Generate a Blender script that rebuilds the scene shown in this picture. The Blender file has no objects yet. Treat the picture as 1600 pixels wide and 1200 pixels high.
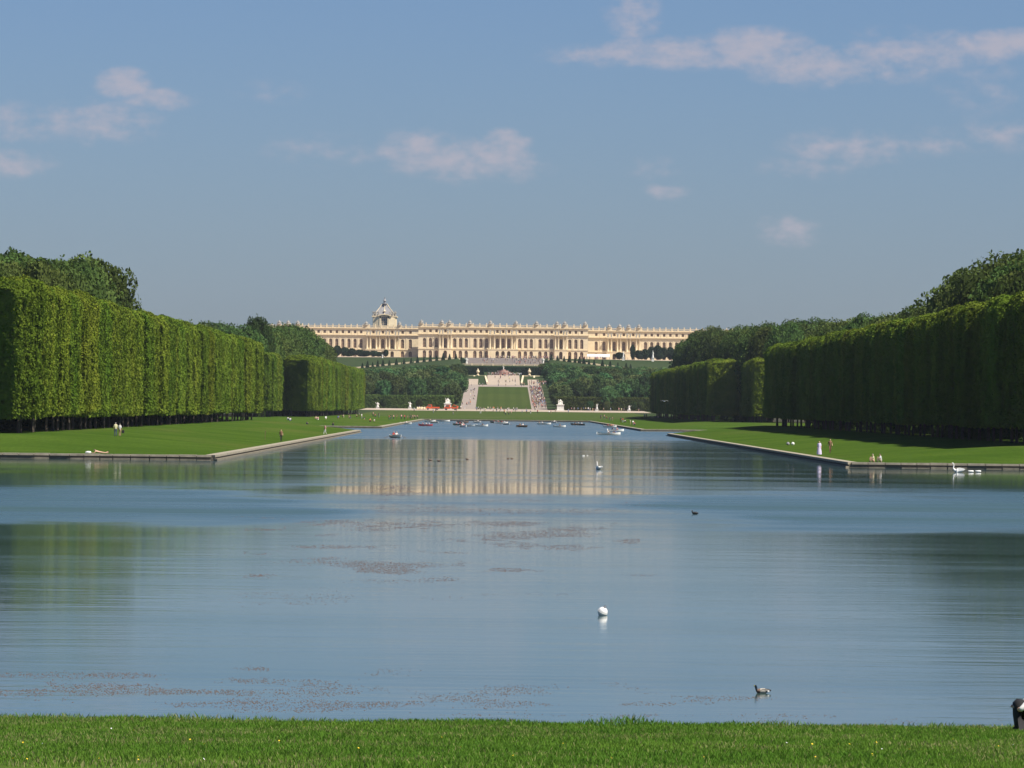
import bpy, bmesh, math, random
import numpy as np
from mathutils import Vector, Matrix, Quaternion

random.seed(7)
rng = np.random.default_rng(7)
R = math.radians
S = bpy.context.scene
C = S.collection

# ------------------------------------------------------------------ camera
F = 8000.0                       # focal length in pixels of the 1600 px wide photograph
CAMP = Vector((-3.64, 0.0, 6.0))
yaw, pit, roll = math.atan(22.6 / F), math.atan(35 / F), 0.0112
Fw = Vector((math.sin(yaw) * math.cos(pit), math.cos(yaw) * math.cos(pit), math.sin(pit)))
R0 = Vector((math.cos(yaw), -math.sin(yaw), 0))
U0 = R0.cross(Fw)
EX = math.cos(roll) * R0 + math.sin(roll) * U0
EY = -math.sin(roll) * R0 + math.cos(roll) * U0
cd = bpy.data.cameras.new('camera')
cam = bpy.data.objects.new('camera', cd)
C.objects.link(cam)
M3 = Matrix((EX, EY, -Fw)).transposed()
cam.matrix_world = Matrix.Translation(CAMP) @ M3.to_4x4()
cd.sensor_width = 36
cd.lens = 36 * F / 1600
cd.clip_start = 1
cd.clip_end = 9000
S.camera = cam

# ------------------------------------------------------------------ light
SUN_AZ, SUN_EL = R(120), R(55)
sd = Vector((math.sin(SUN_AZ) * math.cos(SUN_EL), math.cos(SUN_AZ) * math.cos(SUN_EL), math.sin(SUN_EL)))
ld = bpy.data.lights.new('sun', 'SUN')
ld.energy = 5.0
ld.angle = R(0.5)
ld.color = (1.0, 0.93, 0.80)
sun = bpy.data.objects.new('sun', ld)
C.objects.link(sun)
sun.rotation_mode = 'QUATERNION'
sun.rotation_quaternion = (-sd).to_track_quat('-Z', 'Y')
sun.location = (0, 0, 300)
S.view_settings.view_transform = 'Standard'
S.view_settings.look = 'None'
S.view_settings.exposure = 0.62
S.view_settings.gamma = 1.0
S.view_settings.use_curve_mapping = False
S.cycles.max_bounces = 6
S.cycles.diffuse_bounces = 2
S.cycles.glossy_bounces = 3
S.cycles.transmission_bounces = 3
S.cycles.volume_bounces = 0
S.cycles.transparent_max_bounces = 4

HAZE = 0.000025
SKY_STRENGTH = 0.055
SKY_TINT = (0.795, 0.85, 1.035)
CLOUD_COL = (5.7, 5.4, 6.2)


class NT:
    """tiny node helper"""
    def __init__(s, tree):
        s.t = tree
        tree.nodes.clear()

    def n(s, typ, **kw):
        nd = s.t.nodes.new(typ)
        for k, v in kw.items():
            if k.startswith('i_'):
                nd.inputs[k[2:].replace('_', ' ')].default_value = v
            else:
                setattr(nd, k, v)
        return nd

    def l(s, a, b):
        s.t.links.new(a, b)

    def m(s, op, a, b=None, clamp=False):
        nd = s.t.nodes.new('ShaderNodeMath')
        nd.operation = op
        nd.use_clamp = clamp
        for i, v in enumerate((a, b)):
            if v is None:
                continue
            if isinstance(v, (int, float)):
                nd.inputs[i].default_value = v
            else:
                s.l(v, nd.inputs[i])
        return nd.outputs[0]

    def mix(s, fac, a, b, blend='MIX'):
        nd = s.t.nodes.new('ShaderNodeMix')
        nd.data_type = 'RGBA'
        nd.blend_type = blend
        for idx, v in ((0, fac), (6, a), (7, b)):
            if isinstance(v, (int, float)):
                nd.inputs[idx].default_value = v
            elif isinstance(v, tuple):
                nd.inputs[idx].default_value = v if len(v) == 4 else (*v, 1)
            else:
                s.l(v, nd.inputs[idx])
        return nd.outputs[2]

    def mr(s, v, a, b, c=0.0, d=1.0, smooth=False):
        nd = s.t.nodes.new('ShaderNodeMapRange')
        if smooth:
            nd.interpolation_type = 'SMOOTHSTEP'
        s.l(v, nd.inputs[0])
        for i, x in enumerate((a, b, c, d)):
            nd.inputs[i + 1].default_value = x
        return nd.outputs[0]

    def noise(s, vec, scale, detail=3, rough=0.55):
        nd = s.n('ShaderNodeTexNoise')
        nd.inputs['Scale'].default_value = scale
        nd.inputs['Detail'].default_value = detail
        nd.inputs['Roughness'].default_value = rough
        if vec is not None:
            s.l(vec, nd.inputs['Vector'])
        return nd.outputs[0]

    def scale(s, vec, sc):
        nd = s.n('ShaderNodeMapping')
        nd.inputs['Scale'].default_value = sc
        s.l(vec, nd.inputs['Vector'])
        return nd.outputs[0]


W = bpy.data.worlds.new('World')
S.world = W
W.use_nodes = True
nt = NT(W.node_tree)
out = nt.n('ShaderNodeOutputWorld')
bg = nt.n('ShaderNodeBackground')
bg.inputs['Strength'].default_value = SKY_STRENGTH
sky = nt.n('ShaderNodeTexSky', sky_type='NISHITA')
sky.sun_disc = False
sky.sun_elevation = SUN_EL
sky.sun_rotation = SUN_AZ
sky.altitude = 100
sky.air_density = 1.0
sky.dust_density = 0.6
sky.ozone_density = 8.0
skyc = nt.mix(1.0, sky.outputs[0], SKY_TINT, 'MULTIPLY')
tc = nt.n('ShaderNodeTexCoord')
sep = nt.n('ShaderNodeSeparateXYZ')
nt.l(tc.outputs['Generated'], sep.inputs[0])
az = nt.m('ARCTAN2', sep.outputs[0], sep.outputs[1])
el = nt.m('ARCSINE', sep.outputs[2])
# cloud bank: (azimuth, elevation, half width, half height, density) in pixels of 1/8000 rad
cl_px = [(195, 132, 46, 26, .95), (245, 157, 60, 18, .65), (160, 192, 100, 36, .62), (30, 195, 60, 34, .6), (20, 258, 70, 24, .62),
         (650, 232, 66, 30, .8), (720, 250, 120, 36, .75), (788, 228, 46, 28, .8), (815, 262, 50, 24, .5), (515, 235, 110, 26, .36),
         (425, 145, 60, 20, .3), (990, 22, 46, 46, .62), (930, 88, 90, 20, .6), (1040, 84, 130, 26, .8), (1180, 78, 90, 36, .9),
         (1270, 106, 100, 34, .8), (1390, 92, 110, 44, .66), (1500, 80, 80, 30, .7), (1570, 72, 70, 24, .95), (1530, 145, 80, 46, .36),
         (1320, 232, 100, 30, .62), (1270, 262, 90, 22, .4), (1450, 225, 90, 26, .42), (1570, 215, 110, 28, .42), (1232, 360, 48, 28, .6),
         (1040, 300, 40, 14, .5), (1020, 262, 44, 18, .36)]
acc = None
for (x, y, rx, ry, st) in cl_px:
    v = (y - 600) - (x - 800) * roll
    u = (x - 800) + (y - 600) * roll
    a0, e0 = (u + 22.6) / F, (35 - v) / F
    dx = nt.m('DIVIDE', nt.m('SUBTRACT', az, a0), rx / F * 1.25)
    dy = nt.m('DIVIDE', nt.m('SUBTRACT', el, e0), ry / F * 1.25)
    d2 = nt.m('ADD', nt.m('MULTIPLY', dx, dx), nt.m('MULTIPLY', dy, dy))
    mk = nt.m('MULTIPLY', nt.m('SUBTRACT', 1.0, d2), st)
    acc = mk if acc is None else nt.m('MAXIMUM', acc, mk)
cv = nt.n('ShaderNodeCombineXYZ')
nt.l(nt.m('MULTIPLY', az, 1.0), cv.inputs[0])
nt.l(nt.m('MULTIPLY', el, 1.7), cv.inputs[1])
n1 = nt.noise(cv.outputs[0], 190, 7, .58)
n2 = nt.noise(cv.outputs[0], 34, 4, .5)
# the same thin fair weather clouds carry on round the rest of the sky
n3 = nt.noise(cv.outputs[0], 5.0, 5, .5)
gen = nt.mr(n3, .60, .85, -1.0, .7)
outside = nt.mr(nt.m('ABSOLUTE', az), .115, .16)
above = nt.mr(el, .09, .13)
gate = nt.m('MAXIMUM', outside, above)
gen = nt.m('SUBTRACT', gen, nt.m('MULTIPLY', nt.m('SUBTRACT', 1.0, gate), 2.0))
acc = nt.m('MAXIMUM', nt.m('MAXIMUM', acc, gen), 0.0)
body = nt.m('ADD', acc, nt.m('MULTIPLY', nt.m('SUBTRACT', n1, .5), 1.85))
body = nt.m('ADD', body, nt.m('MULTIPLY', nt.m('SUBTRACT', n2, .5), .5))
alpha = nt.m('MULTIPLY', nt.mr(body, .02, 1.15, 0, .78, True), nt.mr(acc, 0, .4))
skyc = nt.mix(alpha, skyc, CLOUD_COL)
nt.l(skyc, bg.inputs['Color'])
nt.l(bg.outputs[0], out.inputs['Surface'])


# ------------------------------------------------------------------ photo geometry helpers
def ray(x, y):
    u, v = x - 800, y - 600
    return (Fw * F + EX * u - EY * v).normalized()


def at_y(x, y, Y):
    d = ray(x, y)
    return CAMP + d * (Y / d.y)


def at_z(x, y, Z=0.0):
    d = ray(x, y)
    return CAMP + d * ((Z - CAMP.z) / d.z)


def pix(p):
    q = Vector(p) - CAMP
    k = F / q.dot(Fw)
    return 800 + q.dot(EX) * k, 600 - q.dot(EY) * k


def X_at(x, Y):                   # world X of picture column x at the chateau / hill depth Y (row 600)
    return at_y(x, 600, Y).x


def lerp_tab(tab, v):
    if v <= tab[0][0]:
        return tab[0][1]
    for (a, b), (c, d) in zip(tab, tab[1:]):
        if v <= c:
            return b + (d - b) * (v - a) / (c - a)
    return tab[-1][1]


def sst(v, a, b):
    t = min(1, max(0, (v - a) / (b - a)))
    return t * t * (3 - 2 * t)


HW = 32.8                         # half width of the canal
Y1, Y2, Y3, Y4 = 535, 1104, 1306, 2050
AX = [(2050, .6), (2300, 3.6), (2430, 4.3), (2450, 4.4), (2800, 16.5), (2832, 17.6), (2930, 23.6), (2990, 24.6), (3004, 26),
      (3034, 30.2), (3090, 34.4), (3120, 35.3), (3990, 36)]


def ground(X, Y):
    a = abs(X)
    if Y < 92:
        return 4.4 - .044 * max(Y, -40)
    if Y < Y4:
        yf = Y1 if Y < 1250 else Y3
        z = .55 + 1.65 * min(1, max(0, (a - 34.5) / 22)) ** .9 * sst(Y, yf, yf + 48)
        z += 5 * sst(Y, 1500, 2050) * sst(a, 72, 110)
        return z
    zc = lerp_tab(AX, Y)
    zp = 34.2 - max(0, a - 25) * .11
    ze = 34.8 - max(0, a - 50) * .045
    zs = lerp_tab([(2050, .6), (2300, 3.6), (2450, 4.4), (2800, 15.5), (2930, 20), (3000, zp - 2.5), (3028, zp), (3036, zp), (3072, ze),
                   (3130, 35.3), (3990, 36)], Y)
    w = sst(a, 23.5, 27)
    z = zc * (1 - w) + zs * w
    z += 1.6 * sst(a, 34, 58) * (1 - sst(Y, 2050, 2300)) + 5 * (1 - sst(Y, 2050, 2400)) * sst(a, 72, 110)
    return z


def on_ground(x, y, lo=300, hi=3300, n=3000):
    """first hit of the picture ray with the land"""
    d = ray(x, y)
    for i in range(n):
        Y = lo + (hi - lo) * i / n
        p = CAMP + d * (Y / d.y)
        if p.z <= ground(p.x, Y):
            return p
    return CAMP + d * (hi / d.y)


# ------------------------------------------------------------------ materials
MATS = {}


def mat(name, col, rough=.8, var=.15, scale=1.0, spec=.3, bump=0.0, metal=0.0, dirt=None, hue=None):
    if name in MATS:
        return MATS[name]
    m = bpy.data.materials.new(name)
    m.use_nodes = True
    t = NT(m.node_tree)
    o = t.n('ShaderNodeOutputMaterial')
    b = t.n('ShaderNodeBsdfPrincipled')
    b.inputs['Roughness'].default_value = rough
    b.inputs['Specular IOR Level'].default_value = spec
    b.inputs['Metallic'].default_value = metal
    g = t.n('ShaderNodeNewGeometry')
    nz = t.noise(g.outputs['Position'], scale, 5, .6)
    lo = tuple(c * (1 - var) for c in col)
    hi = tuple(min(1, c * (1 + var)) for c in col)
    if hue:
        hi = tuple(min(1, c * (1 + var) * h) for c, h in zip(col, hue))
    c = t.mix(t.mr(nz, .3, .7), lo, hi)
    if dirt:
        nz2 = t.noise(t.scale(g.outputs['Position'], (1, 1, .35)), dirt[0], 4, .6)
        c = t.mix(t.mr(nz2, .5, .75, 0, dirt[1]), c, dirt[2])
    t.l(c, b.inputs['Base Color'])
    if bump:
        bp = t.n('ShaderNodeBump')
        bp.inputs['Strength'].default_value = bump
        t.l(nz, bp.inputs['Height'])
        t.l(bp.outputs[0], b.inputs['Normal'])
    t.l(b.outputs[0], o.inputs['Surface'])
    MATS[name] = m
    return m


def leaf_mat(name, a, b_, trans=.25, hv=.12):
    m = bpy.data.materials.new(name)
    m.use_nodes = True
    t = NT(m.node_tree)
    o = t.n('ShaderNodeOutputMaterial')
    g = t.n('ShaderNodeNewGeometry')
    oi = t.n('ShaderNodeObjectInfo')
    nz = t.noise(g.outputs['Position'], .22, 4, .6)
    c = t.mix(t.mr(nz, .32, .68), a, b_)
    hs = t.n('ShaderNodeHueSaturation')
    t.l(c, hs.inputs['Color'])
    t.l(t.mr(oi.outputs['Random'], 0, 1, .5 - hv * .18, .5 + hv * .12), hs.inputs['Hue'])
    t.l(t.mr(t.m('FRACT', t.m('MULTIPLY', oi.outputs['Random'], 17.3)), 0, 1, 1 - hv * 1.6, 1 + hv * 1.8), hs.inputs['Value'])
    d = t.n('ShaderNodeBsdfDiffuse')
    tr = t.n('ShaderNodeBsdfTranslucent')
    t.l(hs.outputs[0], d.inputs['Color'])
    t.l(t.mix(.5, hs.outputs[0], (.16, .24, .03)), tr.inputs['Color'])
    mx = t.n('ShaderNodeMixShader')
    mx.inputs[0].default_value = trans
    t.l(d.outputs[0], mx.inputs[1])
    t.l(tr.outputs[0], mx.inputs[2])
    t.l(mx.outputs[0], o.inputs['Surface'])
    MATS[name] = m
    return m


LEAF_CLIP = leaf_mat('clipped_foliage', (.092, .158, .016), (.172, .226, .028), .26)
LEAF_WOOD = leaf_mat('woodland_foliage', (.042, .078, .020), (.078, .115, .030), .18, .2)
LEAF_HILL = leaf_mat('hill_foliage', (.042, .088, .033), (.080, .130, .044), .15, .36)
LEAF_DARK = leaf_mat('yew_foliage', (.018, .034, .018), (.030, .050, .024), .05)
BARK = mat('bark', (.075, .06, .045), .9, .3, 3, bump=.3)
STONE = mat('limestone', (.80, .66, .44), .85, .10, .5, dirt=(.3, .35, (.64, .49, .30)))
STONE_LIGHT = mat('pale_limestone', (.76, .62, .41), .85, .10, .8, dirt=(.6, .3, (.5, .45, .36)))
MARBLE = mat('white_marble', (.78, .75, .68), .6, .08, 1.5, dirt=(1.5, .4, (.45, .43, .38)))
SLATE = mat('lead_roof', (.25, .245, .25), .5, .2, .7)
LEADGILT = mat('gilded_lead', (.34, .32, .28), .5, .3, 1.2)
GLASS = mat('window_glass', (.15, .105, .08), .25, .3, .5, spec=.5)
SASH = mat('window_sash', (.42, .28, .18), .6, .1, 1)
GRAVEL = mat('gravel', (.38, .31, .24), .95, .12, .25, dirt=(.08, .4, (.34, .27, .22)))
GRAVELG = mat('grey_gravel', (.16, .135, .12), .95, .15, .3)
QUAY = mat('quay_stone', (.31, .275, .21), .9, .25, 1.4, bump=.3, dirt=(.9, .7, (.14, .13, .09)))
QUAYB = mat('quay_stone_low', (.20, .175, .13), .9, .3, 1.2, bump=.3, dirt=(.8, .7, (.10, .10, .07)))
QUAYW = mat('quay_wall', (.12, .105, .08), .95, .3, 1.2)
WHITEP = mat('white_paint', (.80, .80, .78), .4, .04, 3)
ORANGE = mat('orange_paint', (.62, .10, .03), .45, .1, 2)
RUBBER = mat('black_rubber', (.02, .02, .022), .7, .2, 4)
METALG = mat('grey_metal', (.32, .32, .33), .45, .1, 4, metal=.6)
WOODD = mat('dark_wood', (.16, .10, .06), .7, .25, 5)
SKIN = mat('skin', (.58, .36, .25), .6, .05, 6)
HAIRD = mat('dark_hair', (.04, .028, .02), .7, .2, 9)
HAIRG = mat('grey_hair', (.45, .42, .38), .7, .2, 9)


def grass_mat(name, a, b_, c_, s1, s2, bump=0, stripes=False):
    m = bpy.data.materials.new(name)
    m.use_nodes = True
    t = NT(m.node_tree)
    o = t.n('ShaderNodeOutputMaterial')
    b = t.n('ShaderNodeBsdfPrincipled')
    b.inputs['Roughness'].default_value = .9
    b.inputs['Specular IOR Level'].default_value = 0
    g = t.n('ShaderNodeNewGeometry')
    p = g.outputs['Position']
    c = t.mix(t.mr(t.noise(p, s1, 5, .6), .32, .68), a, b_)
    p2 = t.scale(p, (1, .25, 1))
    c = t.mix(t.mr(t.noise(p2, s2, 4, .6), .5, .72, 0, .75), c, c_)
    p3 = t.scale(p, (1, .12, 1))
    c = t.mix(t.mr(t.noise(p3, 2.2, 3, .7), .35, .7, 0, .35), c, tuple(x * .6 for x in a))
    if stripes:
        sp = t.n('ShaderNodeSeparateXYZ')
        t.l(p, sp.inputs[0])
        c = t.mix(t.mr(t.m('SINE', t.m('MULTIPLY', sp.outputs[0], 1.1)), -.4, .4, 0, .3), c, tuple(x * .75 for x in a))
    t.l(c, b.inputs['Base Color'])
    if bump:
        bp = t.n('ShaderNodeBump')
        bp.inputs['Strength'].default_value = bump
        bp.inputs['Distance'].default_value = .15
        t.l(t.noise(p, 6, 5, .7), bp.inputs['Height'])
        t.l(bp.outputs[0], b.inputs['Normal'])
    t.l(b.outputs[0], o.inputs['Surface'])
    MATS[name] = m
    return m


LAWN = grass_mat('lawn_grass', (.038, .078, .010), (.064, .110, .016), (.092, .110, .028), .06, .035, .6)
LAWNF = grass_mat('far_lawn_grass', (.050, .078, .020), (.066, .094, .026), (.082, .094, .036), .03, .02, .3)
TAPIS = grass_mat('mown_grass', (.044, .070, .018), (.060, .084, .022), (.074, .092, .028), .03, .012, 0, True)
HILL = grass_mat('hill_grass', (.034, .054, .023), (.044, .064, .028), (.052, .064, .034), .03, .02)
SOIL = mat('woodland_floor', (.045, .045, .025), .95, .3, .2)
BANK = grass_mat('bank_soil', (.060, .115, .018), (.085, .14, .024), (.085, .10, .03), 1.5, .6, .4)


# ------------------------------------------------------------------ mesh building
class MB:
    def __init__(s):
        s.v, s.f, s.mi = [], [], []

    def face(s, pts, m=0):
        i = len(s.v)
        s.v += [tuple(p) for p in pts]
        s.f.append(tuple(range(i, i + len(pts))))
        s.mi.append(m)

    def box(s, x0, x1, y0, y1, z0, z1, m=0):
        i = len(s.v)
        s.v += [(x, y, z) for z in (z0, z1) for y in (y0, y1) for x in (x0, x1)]
        for q in ((0, 2, 3, 1), (4, 5, 7, 6), (0, 1, 5, 4), (2, 6, 7, 3), (0, 4, 6, 2), (1, 3, 7, 5)):
            s.f.append(tuple(i + k for k in q))
            s.mi.append(m)

    def lathe(s, prof, c=(0, 0, 0), n=10, m=0, sx=1, sy=1, ang=0):
        i = len(s.v)
        for (r, z) in prof:
            for k in range(n):
                a = 2 * math.pi * k / n + ang
                s.v.append((c[0] + r * sx * math.cos(a), c[1] + r * sy * math.sin(a), c[2] + z))
        for j in range(len(prof) - 1):
            for k in range(n):
                k2 = (k + 1) % n
                s.f.append((i + j * n + k, i + j * n + k2, i + (j + 1) * n + k2, i + (j + 1) * n + k))
                s.mi.append(m)
        s.f.append(tuple(i + k for k in range(n))[::-1])
        s.mi.append(m)
        s.f.append(tuple(i + (len(prof) - 1) * n + k for k in range(n)))
        s.mi.append(m)

    def tube(s, pts, rad, n=6, m=0):
        pts = [Vector(p) for p in pts]
        rs = rad if isinstance(rad, (list, tuple)) else [rad] * len(pts)
        i = len(s.v)
        for j, p in enumerate(pts):
            d = (pts[min(j + 1, len(pts) - 1)] - pts[max(j - 1, 0)]).normalized()
            a = d.orthogonal().normalized() if abs(d.z) > .95 else d.cross(Vector((0, 0, 1))).normalized()
            b = d.cross(a)
            for k in range(n):
                t = 2 * math.pi * k / n
                q = p + (a * math.cos(t) + b * math.sin(t)) * rs[j]
                s.v.append(tuple(q))
        for j in range(len(pts) - 1):
            for k in range(n):
                k2 = (k + 1) % n
                s.f.append((i + j * n + k, i + j * n + k2, i + (j + 1) * n + k2, i + (j + 1) * n + k))
                s.mi.append(m)
        s.f.append(tuple(i + k for k in range(n))[::-1])
        s.mi.append(m)
        s.f.append(tuple(i + (len(pts) - 1) * n + k for k in range(n)))
        s.mi.append(m)

    def mesh(s, name, mats, smooth=False):
        me = bpy.data.meshes.new(name)
        me.from_pydata(s.v, [], s.f)
        for m in (mats if isinstance(mats, (list, tuple)) else [mats]):
            me.materials.append(m)
        if any(s.mi):
            me.polygons.foreach_set('material_index', s.mi)
        if smooth:
            me.polygons.foreach_set('use_smooth', [True] * len(me.polygons))
        me.update()
        return me


def link(name, me, parent=None, loc=None, rz=None, sc=None):
    o = bpy.data.objects.new(name, me)
    C.objects.link(o)
    if parent is not None:
        o.parent = parent
    if loc is not None:
        o.location = loc
    if rz is not None:
        o.rotation_euler = (0, 0, rz)
    if sc is not None:
        o.scale = sc if isinstance(sc, (tuple, list)) else (sc, sc, sc)
    return o


def tag(o, label, cat, group=None):
    o['label'] = label
    o['category'] = cat
    if group:
        o['group'] = group
    return o


def thing(name, label, cat, loc=(0, 0, 0), rz=0, group=None, sc=None):
    return tag(link(name, None, None, loc, rz, sc), label, cat, group)


def struct(name, me, parent=None):
    o = link(name, me, parent)
    if parent is None:
        o['kind'] = 'structure'
    return o


def stuff(o):
    o['kind'] = 'stuff'
    return o


def np_mesh(name, V, nper, mats, mi=None, quads=True):
    """V: (N*nper,3) loose polygons of nper corners"""
    me = bpy.data.meshes.new(name)
    nv = len(V)
    nf = nv // nper
    me.vertices.add(nv)
    me.vertices.foreach_set('co', np.ascontiguousarray(V, dtype=np.float32).ravel())
    me.loops.add(nv)
    me.loops.foreach_set('vertex_index', np.arange(nv, dtype=np.int32))
    me.polygons.add(nf)
    me.polygons.foreach_set('loop_start', np.arange(0, nv, nper, dtype=np.int32))
    me.polygons.foreach_set('loop_total', np.full(nf, nper, dtype=np.int32))
    for m in (mats if isinstance(mats, (list, tuple)) else [mats]):
        me.materials.append(m)
    if mi is not None:
        me.polygons.foreach_set('material_index', mi.astype(np.int32))
    me.update(calc_edges=True)
    return me


def patch_mesh(name, xs, ys, dz, m, zf=ground, ymap=None):
    V, Fc = [], []
    for y in ys:
        for x in xs:
            xx, yy = (x, y) if ymap is None else ymap(x, y)
            V.append((xx, yy, zf(xx, yy) + dz))
    n = len(xs)
    for j in range(len(ys) - 1):
        for i in range(n - 1):
            Fc.append((j * n + i, j * n + i + 1, (j + 1) * n + i + 1, (j + 1) * n + i))
    me = bpy.data.meshes.new(name)
    me.from_pydata(V, [], Fc)
    me.materials.append(m)
    me.polygons.foreach_set('use_smooth', [True] * len(me.polygons))
    me.update()
    return me


def vnoise(P, seed=0):
    """value noise, P (N,3)"""
    P = np.asarray(P, dtype=np.float64)
    i = np.floor(P).astype(np.int64)
    f = P - i
    f = f * f * (3 - 2 * f)

    def h(a, b, c):
        n = (a * 374761393 + b * 668265263 + c * 2147483647 + seed * 144665) & 0x7fffffff
        n = ((n ^ (n >> 13)) * 1274126177) & 0x7fffffff
        n = (n ^ (n >> 16)) & 0xffff
        return n / 65535.0
    r = 0
    for dx in (0, 1):
        for dy in (0, 1):
            for dz in (0, 1):
                w = (f[:, 0] if dx else 1 - f[:, 0]) * (f[:, 1] if dy else 1 - f[:, 1]) * (f[:, 2] if dz else 1 - f[:, 2])
                r = r + w * h(i[:, 0] + dx, i[:, 1] + dy, i[:, 2] + dz)
    return r


def leaves(P, N, size, jit=.8, asp=1.7, droop=.15):
    """diamond shaped leaf clumps at P with normals about N -> corner array"""
    n = len(P)
    nn = N + rng.normal(0, jit, (n, 3))
    nn /= np.linalg.norm(nn, axis=1)[:, None] + 1e-9
    t = rng.normal(0, 1, (n, 3))
    t[:, 2] -= droop * 3
    t -= nn * (t * nn).sum(1)[:, None]
    t /= np.linalg.norm(t, axis=1)[:, None] + 1e-9
    b = np.cross(nn, t)
    a = size[:, None] * .5 * asp ** .5
    c = size[:, None] * .5 / asp ** .5
    V = np.stack([P - t * a, P + b * c - t * a * .1, P + t * a, P - b * c - t * a * .1], axis=1)
    return V.reshape(-1, 3)


def box_quads(h, ctr):
    c = []
    for ax in range(3):
        for sg in (-1, 1):
            o = [(-1, -1), (1, -1), (1, 1), (-1, 1)]
            for (a, b) in o:
                p = [0, 0, 0]
                p[ax] = sg * h[ax]
                p[(ax + 1) % 3] = a * h[(ax + 1) % 3]
                p[(ax + 2) % 3] = b * h[(ax + 2) % 3]
                c.append(np.array(p) + ctr)
    return np.array(c)


# ------------------------------------------------------------------ ground, lawns, water
def water_mat():
    m = bpy.data.materials.new('canal_water')
    m.use_nodes = True
    t = NT(m.node_tree)
    o = t.n('ShaderNodeOutputMaterial')
    b = t.n('ShaderNodeBsdfPrincipled')
    b.inputs['IOR'].default_value = 1.33
    b.inputs['Base Color'].default_value = (.042, .080, .074, 1)
    g = t.n('ShaderNodeNewGeometry')
    p = g.outputs['Position']
    sp = t.n('ShaderNodeSeparateXYZ')
    t.l(p, sp.inputs[0])
    wn = t.noise(t.scale(p, (.022, .010, 1)), 1, 4, .55)
    Yw = t.m('ADD', sp.outputs[1], t.m('MULTIPLY', t.m('SUBTRACT', wn, .5), 230))
    Yw = t.m('MULTIPLY', t.m('ADD', sp.outputs[1], Yw), .5) if False else t.m('ADD', t.m('MULTIPLY', Yw, t.mr(sp.outputs[1], 180, 260)), t.m('MULTIPLY', sp.outputs[1], t.mr(sp.outputs[1], 180, 260, 1, 0)))
    rp = t.n('ShaderNodeValToRGB')
    e = rp.color_ramp.elements
    stops = [(0, .08), (95, .10), (130, .08), (170, .065), (225, .060), (250, .08), (268, .26), (310, .30), (340, .24), (366, .09), (430, .062), (760, .055), (880, .07),
             (980, .15), (1150, .20), (1900, .18), (2100, .12)]
    while len(e) < len(stops):
        e.new(.5)
    for k, (y, r) in enumerate(stops):
        e[k].position = y / 2100
        e[k].color = (r, r, r, 1)
    t.l(t.m('DIVIDE', Yw, 2100), rp.inputs[0])
    # light airs: long streaks of ruffled water
    st = t.noise(t.scale(p, (.010, .055, 1)), 1, 5, .65)
    st2 = t.noise(t.scale(p, (.05, .16, 1)), 1, 3, .6)
    rr = t.m('MULTIPLY', rp.outputs[0], t.mr(st, .3, .7, .55, 1.55))
    rr = t.m('ADD', rr, t.mr(st2, .62, .8, 0, .05))
    # sheltered lane of calmer water along the middle
    xw = t.m('ADD', sp.outputs[0], t.m('MULTIPLY', t.m('SUBTRACT', t.noise(t.scale(p, (.02, .02, 1)), 1, 3, .6), .5), 34))
    lane = t.m('MULTIPLY', t.mr(t.m('ABSOLUTE', t.m('ADD', xw, 4.5)), 8, 15, 1, 0, True), t.m('MULTIPLY', t.mr(sp.outputs[1], 230, 270), t.mr(sp.outputs[1], 370, 430, 1, 0)))
    rr = t.m('MULTIPLY', rr, t.m('SUBTRACT', 1.0, t.m('MULTIPLY', lane, .58)))
    t.l(rr, b.inputs['Roughness'])
    bp = t.n('ShaderNodeBump')
    bp.inputs['Strength'].default_value = 1
    bp.inputs['Distance'].default_value = 1
    w1 = t.noise(t.scale(p, (.22, .9, 1)), 1, 3, .5)
    w2 = t.noise(t.scale(p, (1.6, 4.0, 1)), 1, 2, .5)
    w3 = t.noise(t.scale(p, (.06, .18, 1)), 1, 2, .5)
    hgt = t.m('ADD', t.m('MULTIPLY', w1, .0060), t.m('MULTIPLY', w2, .0016))
    hgt = t.m('ADD', hgt, t.m('MULTIPLY', w3, .010))
    hgt = t.m('MULTIPLY', hgt, t.m('MAXIMUM', t.mr(rr, .04, .28, .10, 1.0), t.mr(sp.outputs[1], 110, 330, 1.6, .1)))
    t.l(hgt, bp.inputs['Height'])
    t.l(bp.outputs[0], b.inputs['Normal'])
    t.l(b.outputs[0], o.inputs['Surface'])
    return m


mb = MB()
mb.face([(-650, 60, 0), (650, 60, 0), (650, 2080, 0), (-650, 2080, 0)])
struct('canal_water', mb.mesh('canal_water', water_mat()))

xs_side = [34.2, 36, 38, 41, 45, 50, 54, 58, 66, 72, 78, 85, 95, 110, 140, 200, 300, 450, 650]
for sg in (-1, 1):
    xs = [sg * x for x in xs_side]
    if sg < 0:
        xs = xs[::-1]

    def cham(x, y):
        # the far end of the near lawn runs out at a slant from the tip of the quay
        f = sst(y, 1000, 1190)
        lim = 1104 + (min(abs(x), 60) - 33) / 27 * 90
        return x, (y if y <= 1000 else 1000 + (y - 1000) / 190 * (lim - 1000))
    struct('lawn', patch_mesh('lawn', xs, [Y1 + .7, 545, 560, 580, 610, 650, 700, 760, 830, 900, 1000, 1050, 1100, 1150, 1190], 0, LAWN, ymap=cham))
    struct('far_lawn', patch_mesh('far_lawn', xs, [Y3 + .7] + list(range(1320, 2050, 40)) + [Y4], 0, LAWN))
    # woodland floor under and behind the hedges
    struct('woodland_floor', patch_mesh('woodland_floor', [sg * x for x in (68, 78, 85, 95, 110, 140, 200, 300, 450, 640)][::sg], [600, 700, 800, 900, 1000, 1080, 1180], .12, SOIL))
    struct('woodland_floor', patch_mesh('woodland_floor', [sg * x for x in (76, 85, 95, 110, 140, 200, 300, 450, 640)][::sg], [1460] + list(range(1500, 2060, 40)), .12, SOIL))

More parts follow.
